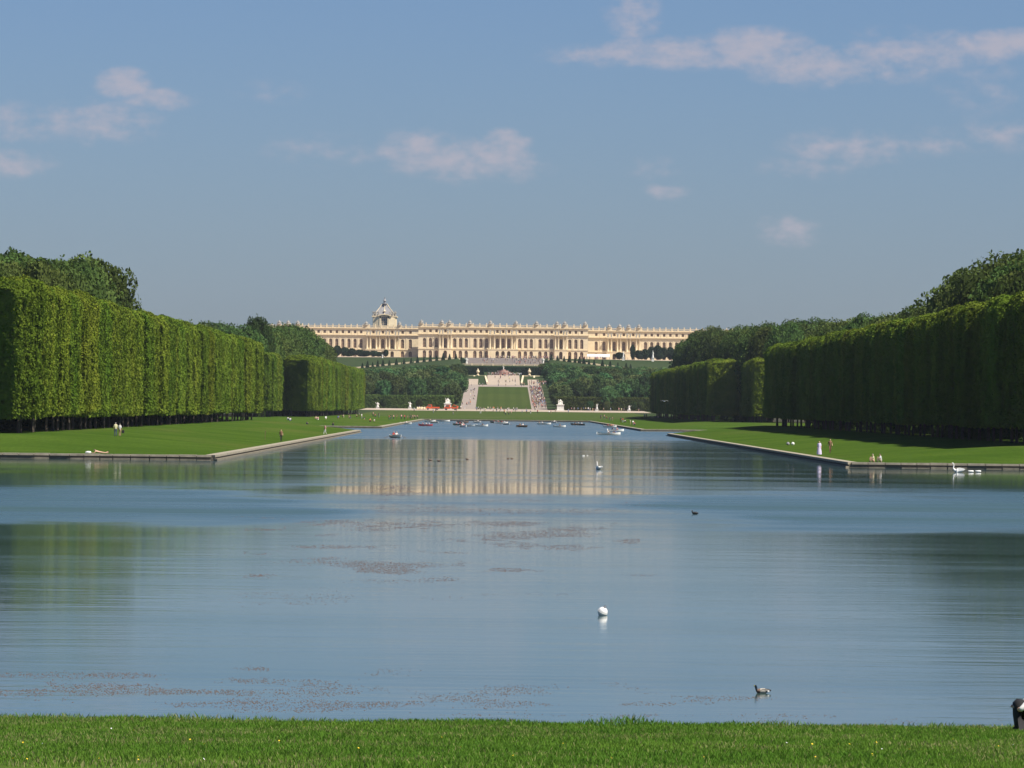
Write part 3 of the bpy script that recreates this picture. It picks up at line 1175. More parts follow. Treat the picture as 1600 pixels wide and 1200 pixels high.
def palace_block(name, label, x0, x1, yf, depth, groups, porticos, trophies, urn_step, pilasters=True):
    """groups: window centres; porticos: (x0, x1, column xs, window xs)"""
    t = thing(name, label, 'palace', ((x0 + x1) / 2, yf, PZ), 0, 'blocks of the palace')
    cx = (x0 + x1) / 2
    wins = [x - cx for x in groups]
    a, e = x0 - cx, x1 - cx
    body = MB()
    body.box(a + .05, e - .05, .95, depth, -1.5, TOPZ)
    th = .9
    storey(body, a, e, 0, th, -1.5, 6.0, wins, 'ground')
    storey(body, a, e, 0, th, 6.003, 14.6, wins, 'tall')
    storey(body, a, e, 0, th, 14.603, TOPZ, wins, 'attic')
    link('wall', body.mesh('wall', STONE), t)
    cor = MB()
    cor.box(a - .35, e + .35, -.30, .9, 6.0, 6.45)
    cor.box(a - .5, e + .5, -.45, .9, 14.9, 15.3)
    cor.box(a - .8, e + .8, -.75, .9, 15.303, 15.65)
    cor.box(a - .45, e + .45, -.4, .9, 19.2, 19.55)
    cor.box(a - .7, e + .7, -.65, .9, 19.553, 19.85)
    link('cornice', cor.mesh('cornice', STONE_LIGHT), t)
    if pilasters:
        edges = sorted(wins)
        for x in [(p + q) / 2 for p, q in zip(edges, edges[1:])]:
            link('pilaster', PIL, t, (x, 0, 0))
    bal = MB()
    bal.box(a, e, -.3, .3, 19.86, 20.2)
    bal.box(a, e, -.28, .28, 21.2, 21.45)
    x = a
    while x < e:
        bal.box(x - .12, x + .12, -.15, .15, 20.2, 21.2)
        x += .62
    xs_p = sorted(set([a + .5, e - .5] + [a + .5 + k * urn_step for k in range(int((e - a) / urn_step))]))
    for x in xs_p:
        bal.box(x - .5, x + .5, -.36, .36, 19.87, 21.6)
    link('balustrade', bal.mesh('balustrade', STONE_LIGHT), t)
    for x in xs_p:
        link('urn', URN, t, (x, 0, 21.6), 0, (.72, .72, .36))
    for x in trophies:
        b = MB()
        b.box(-1.5, 1.5, -.5, .5, 19.86, 22.0)
        link('trophy_plinth', b.mesh('trophy_plinth', STONE_LIGHT), t, (x - cx, .003, 0))
        link('trophy', TROPHY, t, (x - cx, 0, 22.0), 0, (1.2, 1.1, .72))
    rf = MB()
    rf.box(a + 1.2, e - 1.2, 1.5, depth - 1, TOPZ, 20.6)
    i = len(rf.v)
    link('roof', rf.mesh('roof', SLATE), t)
    for xc in wins:
        for key, z0 in (('attic', Z_ATT0), ('tall', Z_F0), ('ground', Z_G0)):
            w = link('window', WM[key][0], t, (xc, .45, z0))
            link('pane', WM[key][1], w)
    for (pa, pe, cols, pw) in porticos:
        pa, pe = pa - cx, pe - cx
        p = MB()
        storey(p, pa, pe, -2.4, 2.39, -1.5, 6.0, [x - cx for x in pw], 'ground')
        p.box(pa - .2, pe + .2, -2.6, -.01, 6.003, 6.5)
        link('portico', p.mesh('portico', STONE), t)
        p = MB()
        p.box(pa - .1, pe + .1, -2.3, -.01, 14.7, 15.16)
        p.box(pa - .4, pe + .4, -2.7, -.01, 15.153, 15.8)
        link('entablature', p.mesh('entablature', STONE_LIGHT), t)
        for x in cols:
            link('column', COLM, t, (x - cx, -1.7, 6.5), 0, (1, 1, 8.2 / 8.1))
            link('statue', PSTAT, t, (x - cx + .0, -1.9, 15.8), rw.uniform(-.4, .4), (1.1, 1.1, 1.05))
    return t


XC = lambda x: at_y(x, 535, PALY).x
XW = lambda x: at_y(x, 535, WINGY).x
x0c, x1c = XC(653.6), XC(918.6)
cx0 = (x0c + x1c) / 2
half = [9.2 * k for k in (0, 1)]
offs = [0, 9.0, 25.8, 34.9, 44.0, 57.6, 66.7, 75.8, 90.3, 104.2, 113.6, 122.9]
gx = sorted(set([cx0 + s * o / 2.5 for o in offs for s in (-1, 1)]))
col = lambda L: [cx0 + o / 2.5 for o in L]
porticos = [(cx0 - 9.4, cx0 + 9.4, col([-20.5, -13.6, -4.6, 4.6, 13.6, 20.5]), [cx0 - 3.6, cx0, cx0 + 3.6])]
for s in (-1, 1):
    c = cx0 + s * 90.3 / 2.5
    porticos.append((c - 4.0, c + 4.0, [c - 3.5, c - 1.6, c + 1.6, c + 3.5], [c]))
troph = [cx0 + o / 2.5 for o in (-128, -96, -84, -52, -20, 20, 52, 84, 96, 128)]
palace_block('palace', 'cream stone central block of the palace standing forward of its wings', x0c, x1c, PALY, 80, gx, porticos, troph, 4.2)

# north wing (left) and south wing (right)
xn0, xn1 = XW(395), x0c - .2
cN = XW(598.2)
gN = [cN + o / 2.435 for o in (-14.8, 0, 14.8, 30.8, 43)] + [cN - (34 + 9.5 * k) / 2.435 for k in range(16)]
colsN = [cN + o / 2.435 for o in (-24.6, -19.5, -10, -5, 5, 10, 19.5, 24.6)]
gN = [g for g in gN if g > xn0 + 2]
palace_block('palace_wing', 'long left wing of the palace with the chapel rising behind it', xn0, xn1, WINGY, 22, gN, [(cN - 11, cN + 11, colsN, [cN - 6.08, cN, cN + 6.08])],
             [XW(436), XW(450), XW(465), XW(572), XW(624)], 3.9)
xs0, xs1 = x1c + .2, XW(1170)
cS = XW(974.6)
gS = [cS + o / 2.435 for o in (-14.8, 0, 14.8, -30.8, -43)] + [cS + (34 + 9.7 * k) / 2.435 for k in range(14)]
colsS = [cS + o / 2.435 for o in (-24.6, -19.5, -10, -5, 5, 10, 19.5, 24.6)]
palace_block('palace_wing', 'long right wing of the palace with tall urns over its columns', xs0, xs1, WINGY, 22, gS, [(cS - 11, cS + 11, colsS, [cS - 6.08, cS, cS + 6.08])],
             [XW(951.5), XW(968), XW(982), XW(998)], 3.9)

# chapel behind the left wing
CY = 3335.0
pc = at_y(600.5, 500, CY)
ch = thing('chapel', 'tall palace chapel with steep grey roof and great arched window above the left wing', 'chapel', (pc.x, CY, PZ), 0, 'blocks of the palace')
zt = lambda y: at_y(600, y, CY).z - PZ
b = MB()
hw = 7.6
zb1 = zt(495.5)
b.box(-hw, hw, 1.6, 30, -1, zb1)
b.box(-3.2, -2.0, .0, 1.6, -1, zt(493))
b.box(2.0, 3.2, 0, 1.6, -1, zt(493))
b.box(-2.0, 2.0, 0, 1.6, -1, zt(508.5))
n = 8
zs = zt(497.5)
for k in range(n):
    a0, a1 = math.pi * k / n, math.pi * (k + 1) / n
    i0, i1 = (2.0 * math.cos(a0), zs + 2.0 * math.sin(a0)), (2.0 * math.cos(a1), zs + 2.0 * math.sin(a1))
    o0, o1 = (3.2 * math.cos(a0), zs + 3.1 * math.sin(a0)), (3.2 * math.cos(a1), zs + 3.1 * math.sin(a1))
    b.face([(i0[0], 0, i0[1]), (o0[0], 0, o0[1]), (o1[0], 0, o1[1]), (i1[0], 0, i1[1])])
    b.face([(i0[0], 0, i0[1]), (i1[0], 0, i1[1]), (i1[0], 1.6, i1[1]), (i0[0], 1.6, i0[1])])
    b.face([(o0[0], 0, o0[1]), (o1[0], 0, o1[1]), (o1[0], 1.6, o1[1]), (o0[0], 1.6, o0[1])])
for s in (-1, 1):      # sloping shoulder buttresses
    b.face([(s * 3.2, .2, -1), (s * 8.6, 1.2, -1), (s * 7.2, 1.2, zb1 - .4), (s * 3.2, .2, zt(495))])
    b.face([(s * 8.6, 1.2, -1), (s * 8.6, 6, -1), (s * 7.2, 6, zb1 - .4), (s * 7.2, 1.2, zb1 - .4)])
link('wall', b.mesh('wall', STONE), ch)
b = MB()
b.box(-hw - .6, hw + .6, .9, 30.6, zb1, zb1 + .8)
n = 8
for k in range(n):      # curved pediment
    a0, a1 = math.pi * (.12 + .76 * k / n), math.pi * (.12 + .76 * (k + 1) / n)
    q = [(r * math.cos(a) * 1.25, zt(494.5) - .6 + (r - 1.2) * math.sin(a) * .75) for a, r in ((a0, 3.4), (a0, 4.3), (a1, 4.3), (a1, 3.4))]
    b.face([(x, -.4, z) for x, z in q])
    b.face([(q[1][0], -.4, q[1][1]), (q[2][0], -.4, q[2][1]), (q[2][0], 1.6, q[2][1]), (q[1][0], 1.6, q[1][1])])
link('cornice', b.mesh('cornice', STONE_LIGHT), ch)
b = MB()
za, zr = zb1 + .8, zt(474.5)
lv = [(za, 7.3), (zt(487.5), 5.5), (zt(481), 3.3), (zr, 1.6)]
for (zz0, w0), (zz1, w1) in zip(lv, lv[1:]):
    i0, i1 = 2.2 + (7.3 - w0) * .75, 2.2 + (7.3 - w1) * .75
    q0 = [(-w0, i0, zz0), (w0, i0, zz0), (w0, 32 - i0, zz0), (-w0, 32 - i0, zz0)]
    q1 = [(-w1, i1, zz1), (w1, i1, zz1), (w1, 32 - i1, zz1), (-w1, 32 - i1, zz1)]
    for k in range(4):
        b.face([q0[k], q0[(k + 1) % 4], q1[(k + 1) % 4], q1[k]])
b.face(q1)
rf = link('roof', b.mesh('roof', SLATE), ch)
b = MB()
for s in (-1, 0, 1):
    b.tube([(s * w_, 2.1 + (7.3 - w_) * .75, z_ + .05) for z_, w_ in lv], .2, 6)
b.lathe([(.6, 0), (.8, .5), (.2, 1.3)], c=(0, 3.2, zt(487)), n=8)
link('roof_ornament', b.mesh('roof_ornament', STONE), rf)
b = MB()
b.lathe([(1.5, 0), (1.6, .5), (.9, .7), (.8, 2.0), (1.2, 2.2), (.7, 2.9), (.35, 3.6), (.3, 4.6)], c=(0, 6.3, zr - .2), n=8)
link('lantern', b.mesh('lantern', SLATE), rf)
b = MB()
H = zs - zt(508.5)
b.face([(-2, 1.2, zt(508.5)), (2, 1.2, zt(508.5))] + [(2 * math.cos(math.pi * k / 10), 1.2, zs + 2 * math.sin(math.pi * k / 10)) for k in range(11)])
pn = b.mesh('pane', mat('chapel_glass', (.10, .12, .15), .2, .2, .5, spec=.5))
b = MB()
for x in (-2, -.7, .7, 1.88):
    b.box(x - .07, x + .07, 1.0, 1.15, zt(508.5), zs + (1.7 if abs(x) < 1 else 0))
for z in (zt(505), zt(502), zs):
    b.box(-1.9, 1.9, 1.02, 1.13, z - .07, z + .07)
w = link('window', b.mesh('window', STONE_LIGHT), ch)
link('pane', pn, w)
for s in (-1, 1):
    for dx in (3.9, 5.6, 7.2):
        link('statue', PSTAT, ch, (s * dx, 1.4 + dx * .1, zb1 + .8), rw.uniform(-.5, .5), (1.4, 1.4, 1.3))


# ------------------------------------------------------------------ garden works between wood and palace
def block_obj(name, boxes, m, label, cat, group=None):
    b = MB()
    for q in boxes:
        b.box(*q)
    return tag(link(name, b.mesh(name, m)), label, cat, group)


def balustrade(x0, x1, y, z, h, label, group):
    b = MB()
    cxm = (x0 + x1) / 2
    t = thing('balustrade', label, 'balustrade', (cxm, y, z), 0, group)
    n = max(2, int((x1 - x0) / 3))
    b.box(x0 - cxm, x1 - cxm, -.3, .3, -.8, .35)
    b.box(x0 - cxm, x1 - cxm, -.25, .25, h - .25, h)
    for k in range(int((x1 - x0) / .7)):
        xx = x0 - cxm + .35 + k * .7
        b.box(xx - .14, xx + .14, -.15, .15, .35, h - .25)
    link('railing', b.mesh('railing', STONE_LIGHT), t)
    for k in range(0, n + 1, 2):
        p = MB()
        p.box(-.45, .45, -.4, .4, -.8, h + .2)
        link('pier', p.mesh('pier', STONE_LIGHT), t, (x0 - cxm + (x1 - x0) * k / n, .003, 0))
    return t


def hedge_box(x0, x1, y0, y1, z0, z1, label, group, n=2500):
    lx, ly, lz = x1 - x0, y1 - y0, z1 - z0
    P = np.stack([rng.uniform(0, lx, n), rng.choice([0, 1], n, p=[.8, .2]) * ly, rng.uniform(0, lz, n)], 1)
    k = n // 4
    P[:k, 1] = rng.uniform(0, ly, k)
    P[:k, 2] = lz
    V = np.concatenate([leaves(P, np.tile(np.array([0, -.8, .5]), (n, 1)), rng.uniform(.3, .6, n), .6),
                        box_quads(np.array([lx / 2 - .15, ly / 2 - .15, lz / 2 - .1]), np.array([lx / 2, ly / 2, lz / 2 - .1]))])
    V += np.array([x0, y0, z0])
    return tag(link('hedge', np_mesh('hedge', V, 4, LEAF_DARK)), label, 'hedge', group)


hedge_box(-24, 25, 3004, 3010, ground(0, 3002) - 1, 29.4, 'dark clipped hedge bank behind the round fountain', 'clipped hedges below the palace')
balustrade(X_at(704, 3033), X_at(868, 3033), 3033.5, 29.8, 1.3, 'pale balustrade below the grey steps of the palace terrace', 'balustrades of the garden')
for (xa, xb, nm) in ((676, 729, 'left'), (850, 918, 'right')):
    a, e = X_at(xa, 3045), X_at(xb, 3045)
    hedge_box(a, e, 3040, 3044, 29.0, 33.6 if nm == 'left' else 33.3, 'dark clipped hedge slope %s of the grey terrace steps' % nm, 'clipped hedges below the palace')
    strip('terrace_walk', min(a, e), max(a, e), 3044.2, 3070, .18, GRAVELG, 4, 4) if False else None
for xa, xb, nm in ((-23, -11.5, 'left'), (10, 23.5, 'right')):
    hedge_box(xa, xb, 2958, 2962, ground(0, 2958) - 1, 28.6, 'dark hedge block just %s of the round fountain' % nm, 'clipped hedges below the palace')
# round fountain of pink marble tiers
zf = ground(0, 2945)
ft = thing('fountain', 'tiered pink marble fountain with a white figure on top', 'fountain', (X_at(786.5, 2950), 2952, zf), sc=.78)
PINK = mat('pink_marble', (.34, .21, .17), .7, .2, .8)
b = MB()
b.lathe([(9.2, -1), (9.2, .7), (8.8, .9), (7.0, .9), (7.0, 1.7), (5.2, 1.8), (5.2, 2.6), (3.6, 2.7), (3.4, 3.5), (1.6, 3.6), (1.5, 4.4)], n=28)
link('basin', b.mesh('basin', PINK), ft)
link('figure', PSTAT.copy(), ft, (0, 0, 4.4), 0, .95)
ft.children[-1].data.materials[0] = MARBLE
b = MB()
for k in range(26):
    a = k * .7
    r = (8.6, 6.2, 4.5)[k % 3]
    z = (.9, 1.8, 2.7)[k % 3]
    b.lathe([(.3, 0), (.34, .4), (.12, .8)], c=(math.cos(a) * r, math.sin(a) * r, z), n=6)
link('basin_figures', b.mesh('basin_figures', LEADGILT), ft)
# long pale walls that hold the embankment under the terrace
for sg, nm, xe in ((-1, 'left', 84), (1, 'right', 92)):
    t = thing('embankment_wall', 'long low pale wall dropping away %s of the grey steps, behind the cone shrubs' % nm, 'wall', (sg * 24, 3029, 34), 0, 'walls of the embankment')
    x = 26.0
    k = 0
    while x < xe:
        L = 7.0
        b = MB()
        z0, z1 = ground(sg * x, 3030), ground(sg * (x + L - .8), 3030)
        xa, xb = sg * x - sg * 24, sg * (x + L - .8) - sg * 24
        q = [(xa, 0, z0 - 34 - 1.5), (xb, 0, z1 - 34 - 1.5), (xb, 0, z1 - 34 + .95), (xa, 0, z0 - 34 + .95)]
        q2 = [(a_, .6, c_) for a_, b_, c_ in q]
        b.face(q)
        b.face(q2[::-1])
        for m_ in range(4):
            b.face([q[m_], q[(m_ + 1) % 4], q2[(m_ + 1) % 4], q2[m_]])
        link('wall_section', b.mesh('wall_section', STONE_LIGHT), t)
        x += L
        k += 1
# pale low walls of the ramps either side of the sand slope
for sg, nm in ((-1, 'left'), (1, 'right')):
    P = lambda x, Y: X_at(x, Y)
    xa, xb = (732, 757) if sg < 0 else (816, 843)
    a, e = P(xa, 2925), P(xb, 2925)
    z = at_y(xb, 588.5, 2925).z
    w = thing('ramp_wall', 'pale low retaining wall bending down the %s side of the sand slope' % nm, 'wall', ((a + e) / 2, 2925, z), 0, 'retaining walls of the ramps')
    b = MB()
    b.box(a - (a + e) / 2, e - (a + e) / 2, 0, 1.2, -.8, .6)
    link('wall', b.mesh('wall', STONE_LIGHT), w)
    b = MB()
    inner = (e if sg < 0 else a) - (a + e) / 2
    zz = ground(0, 2845) - z
    for off in (0, -sg * -6.5):
        xi = inner + (0 if off == 0 else sg * 6.3)
        q = [(xi, 0, .6), (xi + .9, 0, .6), (xi + .9 + (-sg * 1.2 if off == 0 else 0), -80 if off == 0 else -45, zz + .9), (xi + (-sg * 1.2 if off == 0 else 0), -80 if off == 0 else -45, zz + .9)]
        lo = [(x, y, zq - 1.6) for x, y, zq in q]
        b.face(q)
        for k in range(4):
            b.face([q[k], q[(k + 1) % 4], lo[(k + 1) % 4], lo[k]])
    link('ramp_side', b.mesh('ramp_side', STONE_LIGHT), w)
    vs = link('urn', URN, None, ((P(746.5, 2925) if sg < 0 else P(827, 2925)), 2925.5, z + .6), 0, 1.6)
    tag(vs, 'white marble urn standing on the pale ramp wall %s of the fountain' % nm, 'urn', 'urns on the ramp walls')
# rows of small urns and statues on the terrace
for k, (x, y, Y, h, lab) in enumerate(((729, 572, 3036, 5.2, 'white statue on the corner of the steps, left of the crowd'), (849, 572, 3036, 5.0, 'white statue on the corner of the steps, right of the crowd'),
                          (597.5, 562.5, 3100, 3.6, 'small white statue before the dark evergreens on the left'), (520, 562.5, 3100, 3.4, 'small white statue near the left end of the terrace'),
                          (974, 561.8, 3100, 5.0, 'white statue on the terrace before the right wing'), (1020, 564, 3100, 6.4, 'larger white statue on the terrace, right of the dark cone tree'))):
    p = at_y(x, y, Y)
    st = thing('statue', lab, 'statue', (p.x, Y, p.z - .2), 0, 'white statues of the garden')
    b = MB()
    b.box(-.7, .7, -.7, .7, -.8, h * .28)
    b.box(-.85, .85, -.85, .85, h * .28, h * .33)
    link('pedestal', b.mesh('pedestal', MARBLE), st)
    f = link('figure', PSTAT.copy(), st, (0, 0, h * .33), .3 * k, h * .67 / 2.5)
    f.data.materials[0] = MARBLE
# white awnings by the south wing
aw = thing('awning', 'long white awning tent by the corner of the central palace block', 'tent', (XC(934), 3175, ground(XC(934), 3175)))
b = MB()
L = 7
b.face([(-L, -2, 2.4), (L, -2, 2.4), (L, 0, 3.6), (-L, 0, 3.6)])
b.face([(-L, 2, 2.4), (L, 2, 2.4), (L, 0, 3.6), (-L, 0, 3.6)])
b.face([(-L, -2, 2.4), (L, -2, 2.4), (L, -2, 1.7), (-L, -2, 1.7)])
b.face([(-L, -2, 2.4), (-L, 2, 2.4), (-L, 0, 3.6)])
b.face([(L, -2, 2.4), (L, 2, 2.4), (L, 0, 3.6)])
link('canvas', b.mesh('canvas', WHITEP), aw)
b = MB()
for k in range(7):
    for y in (-1.9, 1.9):
        b.tube([(-L + .1 + k * (2 * L - .2) / 6, y, -.3), (-L + .1 + k * (2 * L - .2) / 6, y, 2.4)], .06, 5)
link('poles', b.mesh('poles', METALG), aw)


# ------------------------------------------------------------------ people
CLOTH = {k: mat('cloth_' + k, c, .85, .12, 6) for k, c in dict(
    white=(.75, .74, .72), cream=(.62, .60, .36), lavender=(.66, .58, .78), navy=(.025, .03, .07), black=(.02, .02, .022), brown=(.20, .11, .065), grey=(.26, .26, .28),
    red=(.45, .05, .05), blue=(.10, .17, .38), pink=(.62, .30, .30), khaki=(.36, .30, .20), lightblue=(.42, .50, .62), green=(.08, .15, .08), denim=(.07, .09, .16), orange=(.6, .2, .06)).items()}
PEOPLE = {}


def pose_joints(pose):
    J = dict(pel=(0, 0, .93), waist=(0, 0, 1.08), chest=(0, 0, 1.30), neck=(0, 0, 1.47), hb=(0, .01, 1.54), head=(0, .02, 1.62), top=(0, .01, 1.69),
             shl=(.16, 0, 1.41), ell=(.22, -.02, 1.14), wrl=(.24, .06, .92), hal=(.24, .09, .83), shr=(-.16, 0, 1.41), elr=(-.22, -.02, 1.14), wrr=(-.24, .06, .92), har=(-.24, .09, .83),
             hil=(.085, 0, .88), knl=(.10, .03, .49), anl=(.10, 0, .09), tol=(.11, .15, .04), hir=(-.085, 0, .88), knr=(-.10, .03, .49), anr=(-.10, 0, .09), tor=(-.11, .15, .04))
    if pose == 'walk':
        J.update(knl=(.09, .20, .51), anl=(.09, .26, .10), tol=(.09, .40, .07), knr=(-.09, -.04, .48), anr=(-.09, -.32, .16), tor=(-.09, -.24, .05),
                 ell=(.21, -.14, 1.15), wrl=(.22, -.16, .93), hal=(.22, -.13, .85), elr=(-.21, .09, 1.15), wrr=(-.22, .24, .97), har=(-.22, .29, .90))
    if pose in ('sit', 'huddle', 'row', 'chair'):
        d = dict(sit=.78, huddle=.78, row=.52, chair=.47)[pose]
        for k in ('pel', 'waist', 'chest', 'neck', 'hb', 'head', 'top', 'shl', 'shr', 'ell', 'elr', 'hil', 'hir'):
            J[k] = (J[k][0], J[k][1], J[k][2] - d)
        lean = {'sit': .10, 'huddle': .21, 'row': .16, 'chair': .02}[pose]
        for k, w in (('waist', .3), ('chest', .8), ('neck', 1), ('hb', 1), ('head', 1.1), ('top', 1.1), ('shl', .9), ('shr', .9), ('ell', .7), ('elr', .7)):
            J[k] = (J[k][0], J[k][1] + lean * w, J[k][2])
        if pose in ('sit', 'huddle'):
            J.update(knl=(.11, .42, .50), anl=(.10, .38, .09), tol=(.10, .53, .05), knr=(-.11, .40, .48), anr=(-.10, .36, .09), tor=(-.10, .51, .05),
                     ell=(.22, .22, .42), wrl=(.13, .33, .56), hal=(.09, .39, .585), elr=(-.22, .20, .42), wrr=(-.13, .32, .55), har=(-.08, .385, .57))
        else:
            J.update(knl=(.10, .42, .50 if pose == 'row' else .48), anl=(.10, .62, .12), tol=(.10, .74, .10), knr=(-.10, .42, .50), anr=(-.10, .62, .12), tor=(-.10, .74, .10),
                     ell=(.24, .26, .66), wrl=(.20, .48, .62), hal=(.18, .55, .61), elr=(-.24, .26, .66), wrr=(-.20, .48, .62), har=(-.18, .55, .61))
    if pose == 'huddle':     # bent over the knees, arms round the shins
        J.update(ell=(.25, .42, .40), wrl=(.16, .49, .42), hal=(.10, .51, .44), elr=(-.27, .43, .40), wrr=(-.16, .48, .40), har=(-.10, .505, .43))
    if pose == 'lie':       # prone, head towards +x, propped on the elbows
        def lay(p, lift=0):
            return (p[2] - .9, p[0], .12 + lift)
        J = {k: lay(v) for k, v in J.items()}
        J.update(chest=(.40, 0, .22), neck=(.55, 0, .30), hb=(.61, 0, .33), head=(.68, 0, .36), top=(.74, 0, .38), shl=(.50, .16, .25), shr=(.50, -.16, .25),
                 ell=(.66, .22, .06), elr=(.66, -.22, .06), wrl=(.84, .10, .06), wrr=(.84, -.10, .06), hal=(.92, .06, .07), har=(.92, -.06, .07), pel=(.03, 0, .17), waist=(.2, 0, .14),
                 knl=(-.42, .10, .09), knr=(-.42, -.10, .09), anl=(-.72, .11, .10), tol=(-.82, .12, .06), anr=(-.70, -.1, .24), tor=(-.74, -.1, .36))
    return J


def person_mesh(pose, sub=1, fingers=False):
    key = (pose, sub, fingers)
    if key in PEOPLE:
        return PEOPLE[key]
    J = pose_joints(pose)
    rad = dict(pel=.135, waist=.115, chest=.14, neck=.06, hb=.065, head=.098, top=.07, sh=.068, el=.046, wr=.034, ha=.038, hi=.092, kn=.062, an=.042, to=.036)
    names = list(J)
    idx = {k: i for i, k in enumerate(names)}
    E = [('pel', 'waist', 'top_'), ('waist', 'chest', 'top_'), ('chest', 'neck', 'top_'), ('neck', 'hb', 'skin'), ('hb', 'head', 'skin'), ('head', 'top', 'hair')]
    for s in 'lr':
        E += [('chest', 'sh' + s, 'top_'), ('sh' + s, 'el' + s, 'top_'), ('el' + s, 'wr' + s, 'skin'), ('wr' + s, 'ha' + s, 'skin'), ('pel', 'hi' + s, 'leg'), ('hi' + s, 'kn' + s, 'leg'),
              ('kn' + s, 'an' + s, 'leg'), ('an' + s, 'to' + s, 'shoe')]
    pts = [J[k] for k in names]
    rr = [rad.get(k) or rad[k[:2]] for k in names]
    ee = [(idx[a], idx[b_]) for a, b_, _ in E]
    if fingers:
        for s in 'lr':
            h = Vector(J['ha' + s])
            d = (h - Vector(J['wr' + s])).normalized()
            sd_ = d.cross(Vector((0, 0, 1))).normalized()
            for k in range(4):
                o = sd_ * ((k - 1.5) * .021)
                ln = (.062, .075, .07, .055)[k]
                i0 = len(pts)
                p1 = h + o + d * .04
                p2 = p1 + d * ln * .5 + Vector((0, 0, -.015))
                p3 = p2 + d * ln * .35 + Vector((0, 0, -.035))
                for q, r_ in ((p1, .011), (p2, .0095), (p3, .008)):
                    pts.append(tuple(q))
                    rr.append(r_)
                ee += [(idx['ha' + s], i0), (i0, i0 + 1), (i0 + 1, i0 + 2)]
    me = bpy.data.meshes.new('body')
    me.from_pydata(pts, ee, [])
    ob = bpy.data.objects.new('tmp', me)
    C.objects.link(ob)
    sk = ob.modifiers.new('skin', 'SKIN')
    sk.use_smooth_shade = True
    for i, r_ in enumerate(rr):
        sv = me.skin_vertices[0].data[i]
        sv.radius = (r_, r_)
        sv.use_root = (i == 0)
    if sub:
        ss = ob.modifiers.new('sub', 'SUBSURF')
        ss.levels = ss.render_levels = sub
    dg = bpy.context.evaluated_depsgraph_get()
    nm = bpy.data.meshes.new_from_object(ob.evaluated_get(dg))
    bpy.data.objects.remove(ob)
    nm.materials.clear()
    for m in (SKIN, CLOTH['white'], CLOTH['navy'], RUBBER, HAIRD):
        nm.materials.append(m)
    mid = {'skin': 0, 'top_': 1, 'leg': 2, 'shoe': 3, 'hair': 4}
    segs = [(Vector(J[a]), Vector(J[b_]), mid[m]) for a, b_, m in E]
    hd, tp = Vector(J['head']), Vector(J['top'])
    fwd = Vector((0, 1, 0)) if pose != 'lie' else Vector((.7, 0, -.7))
    mi = []
    for p in nm.polygons:
        c = p.center
        best, bm_ = 9, 0
        for a, b_, m in segs:
            d = b_ - a
            t = max(0, min(1, (c - a).dot(d) / max(d.length_squared, 1e-9)))
            q = (c - a - d * t).length
            if q < best:
                best, bm_ = q, m
        if bm_ in (0, 4) and (c - hd).length < .16:
            f = (c - hd).dot(fwd)
            u = (c - hd).dot((tp - hd).normalized())
            bm_ = 4 if (f < .02 and u > -.06) or u > .05 else 0
        mi.append(bm_)
    nm.polygons.foreach_set('material_index', mi)
    nm.update()
    nm.name = 'body_' + pose
    PEOPLE[key] = nm
    return nm


def dress(o, top, leg, hair=None, skin=None):
    cols = {1: CLOTH[top], 2: CLOTH.get(leg, SKIN)}
    if hair:
        cols[4] = hair
    for i, m in cols.items():
        o.material_slots[i].link = 'OBJECT'
        o.material_slots[i].material = m


def person(loc, rz, pose, top, leg, label, group=None, h=1.72, sub=1, hair=None, fingers=False):
    o = link('person', person_mesh(pose, sub, fingers), None, loc, rz, h / 1.72)
    dress(o, top, leg, hair)
    return tag(o, label, 'person', group)


# ---- the nearer people
def gp(x, y):
    return on_ground(x, y, 500, 2300, 6000)


PEOPLE_TALL = 1.78
p = gp(180.5, 682.3)
person(p, R(10), 'stand', 'cream', 'denim', 'person in a pale yellow top and dark trousers seen from behind before the left hedge', 'couple on the left lawn', 1.75, hair=HAIRG)
p = gp(187.2, 682.0)
person(p, R(-12), 'stand', 'white', 'skin', 'shorter person in a white top and skirt beside the one in pale yellow', 'couple on the left lawn', 1.58, hair=HAIRG)
b = MB()
b.box(-.16, .16, -.08, .08, 0, .36)
b.tube([(-.1, 0, .36), (-.07, 0, .52), (.07, 0, .52), (.1, 0, .36)], .015, 5)
bag = thing('handbag', 'dark handbag carried at the side of the white dressed person on the left lawn', 'bag', (p.x + .38, p.y, p.z + .42))
link('bag_body', b.mesh('bag_body', CLOTH['black']), bag)
p = gp(170, 705.5)
person((p.x, Y1 + 2.2, ground(p.x, Y1 + 2.2)), R(180), 'lie', 'pink', 'skin', 'sunbather lying face down on the grass at the left quay edge', None, 1.86).material_slots[1].material = SKIN
b = MB()
b.lathe([(.05, 0), (.2, .02), (.26, .14), (.2, .26), (.05, .3)], n=9)
tag(link('white_bag', b.mesh('white_bag', WHITEP), None, (p.x - 1.35, Y1 + 2.0, ground(p.x - 1.3, Y1 + 2.0)), 0, (1.3, .8, .9)), 'small white bag on the grass by the head of the sunbather', 'bag')
p = at_z(427, 690, .62)
person((-33.8 - .5, p.y, .58), R(185), 'walk', 'brown', 'black', 'person in a brown top and dark trousers walking on the left quay', None, 1.78)
p = at_z(505, 679, .62)
person((-34.2, p.y, .58), R(150), 'walk', 'pink', 'white', 'person in a pink top and white trousers walking near the tip of the left quay', None, 1.75)
p = gp(414, 687)
b = MB()
b.tube([(0, 0, -.2), (.02, 0, 1.0), (.03, 0, 1.35)], [.035, .03, .02], 6)
b.tube([(.02, 0, .95), (.18, 0, 1.3)], [.02, .012], 5)
tag(link('stake', b.mesh('stake', WOODD), None, p), 'thin wooden stake standing on the left lawn beside the person in brown', 'stake')
p = gp(1280, 711.5)
lady = person(p, R(170), 'stand', 'lavender', 'lavender', 'person in a long pale lavender robe standing near the right quay edge', 'couple on the right lawn', 1.72)
b = MB()
n = 16
